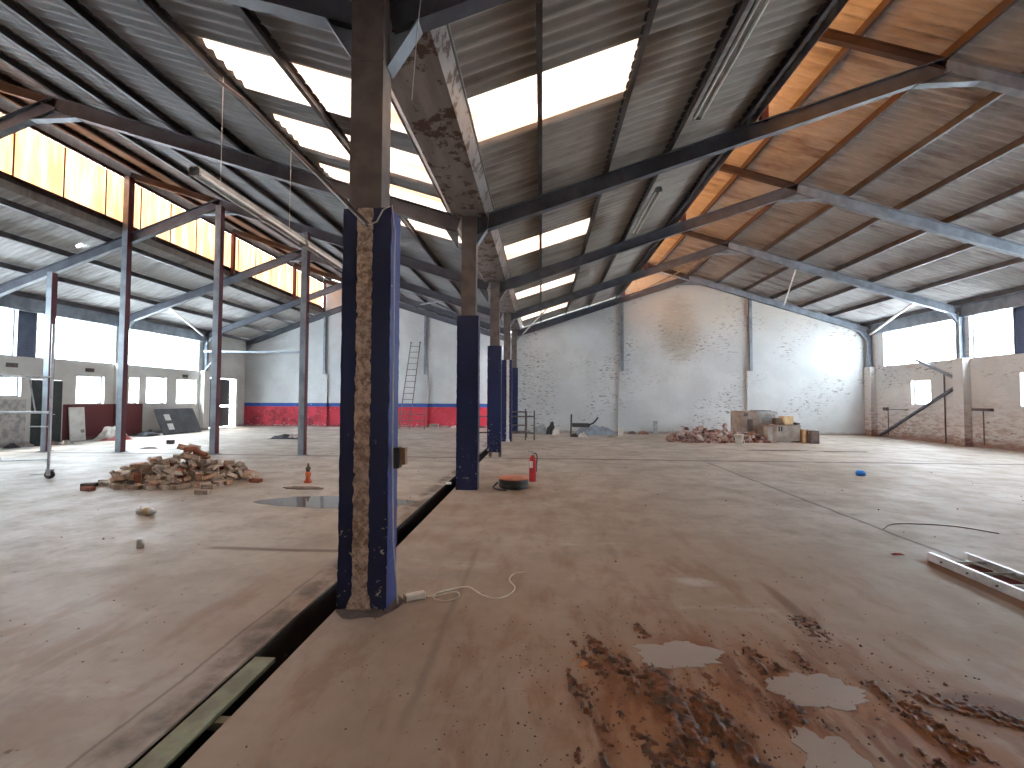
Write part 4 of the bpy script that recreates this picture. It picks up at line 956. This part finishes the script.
# junk by the left wall
t = thing('leaning_board', (-16.2, 18.8, 0), 'large dark grey board leaning on the left wall below the windows', 'board')
mm = Matrix.Translation((-16.05, 19.1, .0)) @ Matrix.Rotation(math.radians(-24), 4, 'Y')
m = MB(); m.box(-.03, .03, -1.05, 1.05, .015, 1.2, mm); m.build('panel', 'grey_board', t)
for z in (.38, .82): m = MB(); m.box(.031, .036, -.72, -.42, z - .17, z + .12, mm); m.build('sticker', 'label_white', t)
t = thing('white_cabinet_door', (XL + .1, 15.25, 0), 'white door panel leaning on the maroon dado of the left wall', 'panel')
m = MB(); m.box(-.02, .02, -.27, .27, .01, 1.24, Matrix.Translation((XL + .17, 15.26, 0)) @ Matrix.Rotation(math.radians(-5), 4, 'Y')); m.build('panel', 'white_board', t, bevel=.005)
m = MB(); m.box(.021, .035, .1, .22, .3, .42, Matrix.Translation((XL + .17, 15.26, 0)) @ Matrix.Rotation(math.radians(-5), 4, 'Y')); m.build('latch', 'block_grey', t)
debris('cement_bag', -16.3, 16.0, .75, .8, .8, 'bag_white', 'slumped white sack on a red bag by the left wall', 'bag')
debris('red_bag', -15.95, 15.85, .75, .7, .26, 'bag_red', 'red bag under the slumped white sack by the left wall', 'bag')
debris('dark_crate', -16.4, 17.6, .6, .8, .3, 'dark_junk', 'low dark bundle on the floor left of the leaning board', 'bundle')
debris('dark_bag', -10.0, 17.1, 1.3, .7, .24, 'dark_junk', 'dark bag with pink scraps on the floor before the red dado', 'bag')
debris('pink_scrap', -9.7, 16.95, .45, .3, .26, 'rubble_b', 'pale pink scrap lying on the dark bag', 'scrap')
blk('small_block', -12.9, -12.7, 14.6, 14.75, 0, .14, 'block_dark', 'small dark block alone on the floor right of the brick heap top', 'block')
debris('timber_scrap', -12.3, 13.3, .5, .12, .05, 'old_wood', 'short dark timber scrap on the floor behind the brick heap', 'scrap', rz=.3)
for a in range(5): debris('rubble_lump', -16.6 + .1 * a, 13.0 + .32 * a, .3, .28, .2, ['dark_junk', 'block_grey', 'black_rubber', 'block_dark', 'block_grey'][a], ['dark lump at the left edge foot of the left wall', 'second grey lump from the left photo edge by the wall', 'black round lump by the left wall before the green door', 'brown lump just left of the dark green door', 'grey lump at the foot of the dark green door'][a], 'rubble')
# scaffold at the left edge
t = thing('scaffold_tower', (-9.6, 8.3, 0), 'grey tubular scaffold frame on a castor at the left edge', 'scaffold')
def SP(x, z): return (x, 8.2 + (x + 9.5) * .06, z)
sx = -9.66
m = MB(); m.tube([SP(sx, .16), SP(sx, 3.05)], .024, 10); m.build('standard', 'galv', t)
m = MB(); m.tube([SP(sx - 1.6, .16), SP(sx - 1.6, 3.05)], .024, 10); m.build('standard', 'galv', t)
for z in (.32, 1.30, 2.0):
    m = MB(); m.tube([SP(sx, z + (.06 if z < 1 else 0)), SP(sx - 1.6, z)], .024 if z == 1.3 else .016, 8); m.build('ledger', 'galv', t)
m = MB(); m.tube([SP(sx, 1.02), SP(sx - .42, 1.02)], .014, 8); m.build('rung', 'galv', t)
m = MB(); m.tube([SP(sx - .95, .34), SP(sx - 1.25, 1.30)], .016, 8); m.build('brace', 'galv', t)
m = MB(); m.tube([SP(sx - .3, 1.30), SP(sx - .45, 2.0)], .012, 8); m.build('brace', 'galv', t)
for cx_ in (sx, sx - 1.6):
    w_ = MB(); p = SP(cx_ + .03, .08); w_.lathe([(0, -.025), (.07, -.025), (.08, -.015), (.08, .015), (.07, .025), (0, .025)], seg=20, mx=Matrix.Translation(p) @ Matrix.Rotation(PI/2, 4, 'X') @ Matrix.Rotation(.4, 4, 'Y')); wl = w_.build('castor_wheel', 'pipe_brown', t)
    w_ = MB(); w_.box(p[0] - .05, p[0] + .05, p[1] - .04, p[1] - .03, .07, .19); w_.box(p[0] - .05, p[0] + .05, p[1] + .03, p[1] + .04, .07, .19); w_.box(p[0] - .05, p[0] + .05, p[1] - .04, p[1] + .04, .18, .19); w_.bar((p[0] - .02, p[1] - .03, .1), (p[0] - .3, p[1] - .1, .09), .02, .015); w_.build('castor_fork', 'galv', t)
# ladder leaning on the back wall
t = thing('leaning_ladder', (-7.4, 24, 0), 'tall grey ladder leaning on the back wall beside the nearest column', 'ladder')
la, lb = Vector((-7.62, 23.45, 0)), Vector((-7.30, 24.48, 4.72))
la2, lb2 = la + Vector((.58, 0, 0)), lb + Vector((.52, 0, 0))
for p, q in ((la, lb), (la2, lb2)): m = MB(); m.bar(p, q, .035, .06, up=(0, -1, .2)); m.build('stile', 'pipe_brown', t)
for a in range(14):
    s_ = (a + .7) / 14.3; m = MB(); m.tube([la.lerp(lb, s_), la2.lerp(lb2, s_)], .016, 6); m.build('rung', 'pipe_brown', t)
for p in (lb, lb2): m = MB(); m.lathe([(0, -.03), (.045, -.03), (.045, .03), (0, .03)], seg=10, mx=Matrix.Translation(p + Vector((0, 0, .02))) @ Matrix.Rotation(PI/2, 4, 'Y')); m.build('end_pad', 'black_rubber', t)
# small trestle frame against the red dado
def frame_thing(name, segs, r, mat, loc, lab, cat):
    t = thing(name, loc, lab, cat)
    for p, q in segs: m = MB(); m.tube([p, q], r, 8); m.build('tube', mat, t)
    return t
frame_thing('trestle', [((-7.4, 23.0, 0), (-7.4, 23.0, .85)), ((-6.1, 23.0, 0), (-6.1, 23.0, 1.1)), ((-7.4, 23.0, .8), (-6.1, 23.0, .78)), ((-7.4, 23.0, .45), (-6.1, 23.0, .45))], .022, 'pipe_brown', (-6.8, 23, 0), 'low tubular trestle standing at the foot of the leaning ladder', 'trestle')
blk('rubble_block', -6.2, -5.7, 24.3, 24.7, 0, .2, 'block_grey', 'pale block at the foot of the back wall right of the ladder', 'block')
for a, (x, c) in enumerate(((-5.4, 'block_grey'), (-4.8, 'white_board'), (-4.1, 'block_cool'), (-3.3, 'block_dark'))): debris('rubble_lump', x, 24.6, .5, .3, .14, c, '%s lump of rubble rightwards of the ladder along the red dado' % ORD[a], 'rubble')
# low scaffold frame beyond the columns
Y0 = 17.45; segs = []
for x, z in ((-2.75, 1.0), (-.62, 1.22), (-.28, 1.16)): segs.append(((x, Y0, 0), (x, Y0, z)))
for z in (.28, .92): segs.append(((-2.75, Y0, z), (-.28, Y0, z)))
segs += [((-1.35, Y0 + .1, .3), (-1.6, Y0 + .1, .92)), ((-1.55, Y0 + .1, .3), (-.65, Y0 + .1, .33)), ((-1.55, Y0 + .5, .55), (-.65, Y0 + .5, .55)), ((-1.5, Y0 + .5, 1.08), (-.65, Y0, 1.1)), ((-.62, Y0, .28), (-.62, Y0 + 1.2, .28)), ((-.62, Y0 + 1.2, 0), (-.62, Y0 + 1.2, 1.1))]
frame_thing('scaffold_stand', segs, .028, 'pipe_brown', (-1.4, Y0, 0), 'low rusty scaffold frame standing by the far blue columns', 'scaffold')
# junk along the back wall in the right nave
debris('tarpaulin', 2.45, 20.5, 1.9, .9, .55, 'tarp_blue', 'crumpled blue-grey tarpaulin heap at the foot of the back wall', 'tarpaulin')
t = thing('office_chair_wreck', (1.9, 19.7, 0), 'dark wrecked chair frame poking up from the tarpaulin', 'chair')
m = MB(); m.tube([(1.28, 19.6, 0), (1.30, 19.6, .95)], .035, 8); m.build('post', 'dark_junk', t)
m = MB(); m.tube(smooth([(2.45, 19.6, .82), (2.25, 19.6, .58), (2.0, 19.6, .48)]), .035, 8); m.build('arm', 'dark_junk', t)
m = MB(); m.box(1.3, 2.1, 19.4, 19.8, .40, .56); m.build('seat', 'dark_junk', t, bevel=.06)
debris('white_bag', 1.75, 19.2, .4, .35, .26, 'bag_white', 'small white bag in front of the tarpaulin heap', 'bag')
debris('black_bag', 1.4, 19.25, .35, .3, .2, 'black_rubber', 'small black bag left of the white bag by the tarpaulin', 'bag')
debris('green_bag', 2.95, 19.2, .35, .3, .12, 'wood_green', 'small greenish bag before the right side of the tarpaulin', 'bag')
blk('white_tub', 3.3, 3.5, 19.4, 19.6, 0, .36, 'bag_white', 'small white tub at the right end of the tarpaulin heap', 'tub')
debris('grey_tyre_heap', -.1, 20.7, .9, .6, .5, 'block_cool', 'grey heap at the back wall just right of the columns', 'rubble')
debris('dark_heap', .45, 20.6, .5, .5, .62, 'dark_junk', 'dark heap at the back wall left of the tarpaulin', 'rubble')
debris('white_heap', .65, 20.2, .35, .3, .5, 'bag_white', 'whitish bundle leaning on the dark heap by the back wall', 'bundle')
blk('grey_post_stub', 5.15, 5.32, 20.9, 21.1, 0, .62, 'block_cool', 'short grey stub upright against the back wall left of the rubble', 'post')
debris('rubble_lump', 4.7, 21.1, .5, .3, .18, 'rubble_c', 'rusty lump at the back wall between pilaster and grey stub', 'rubble')
debris('rubble_lump', 4.2, 21.2, .45, .3, .16, 'block_dark', 'dark lump at the foot of the back wall pilaster', 'rubble')
for a in range(6): debris('timber_scrap', 5.0 + .22 * a, 17.35 - .05 * a, .5, .14, .06, ['old_wood', 'rubble_a', 'old_wood', 'rubble_c', 'old_wood', 'rubble_b'][a], 'flat scrap at the left toe of the far rubble heap, %s from the left' % ORD[a], 'scrap', rz=.2 * a)
debris('red_scrap', 3.70, 4.95, .12, .05, .02, 'bag_red', 'small red scrap on the floor left of the silver ladder end', 'scrap')
# cable loop behind the near ladder
wire(smooth([(4.25, 5.9, .006), (4.6, 6.15, .006), (5.2, 6.1, .006), (5.5, 5.8, .006)]), .006, 'thin dark loop of cable on the floor beyond the silver ladder', 'pipe_brown', 'floor_cable')
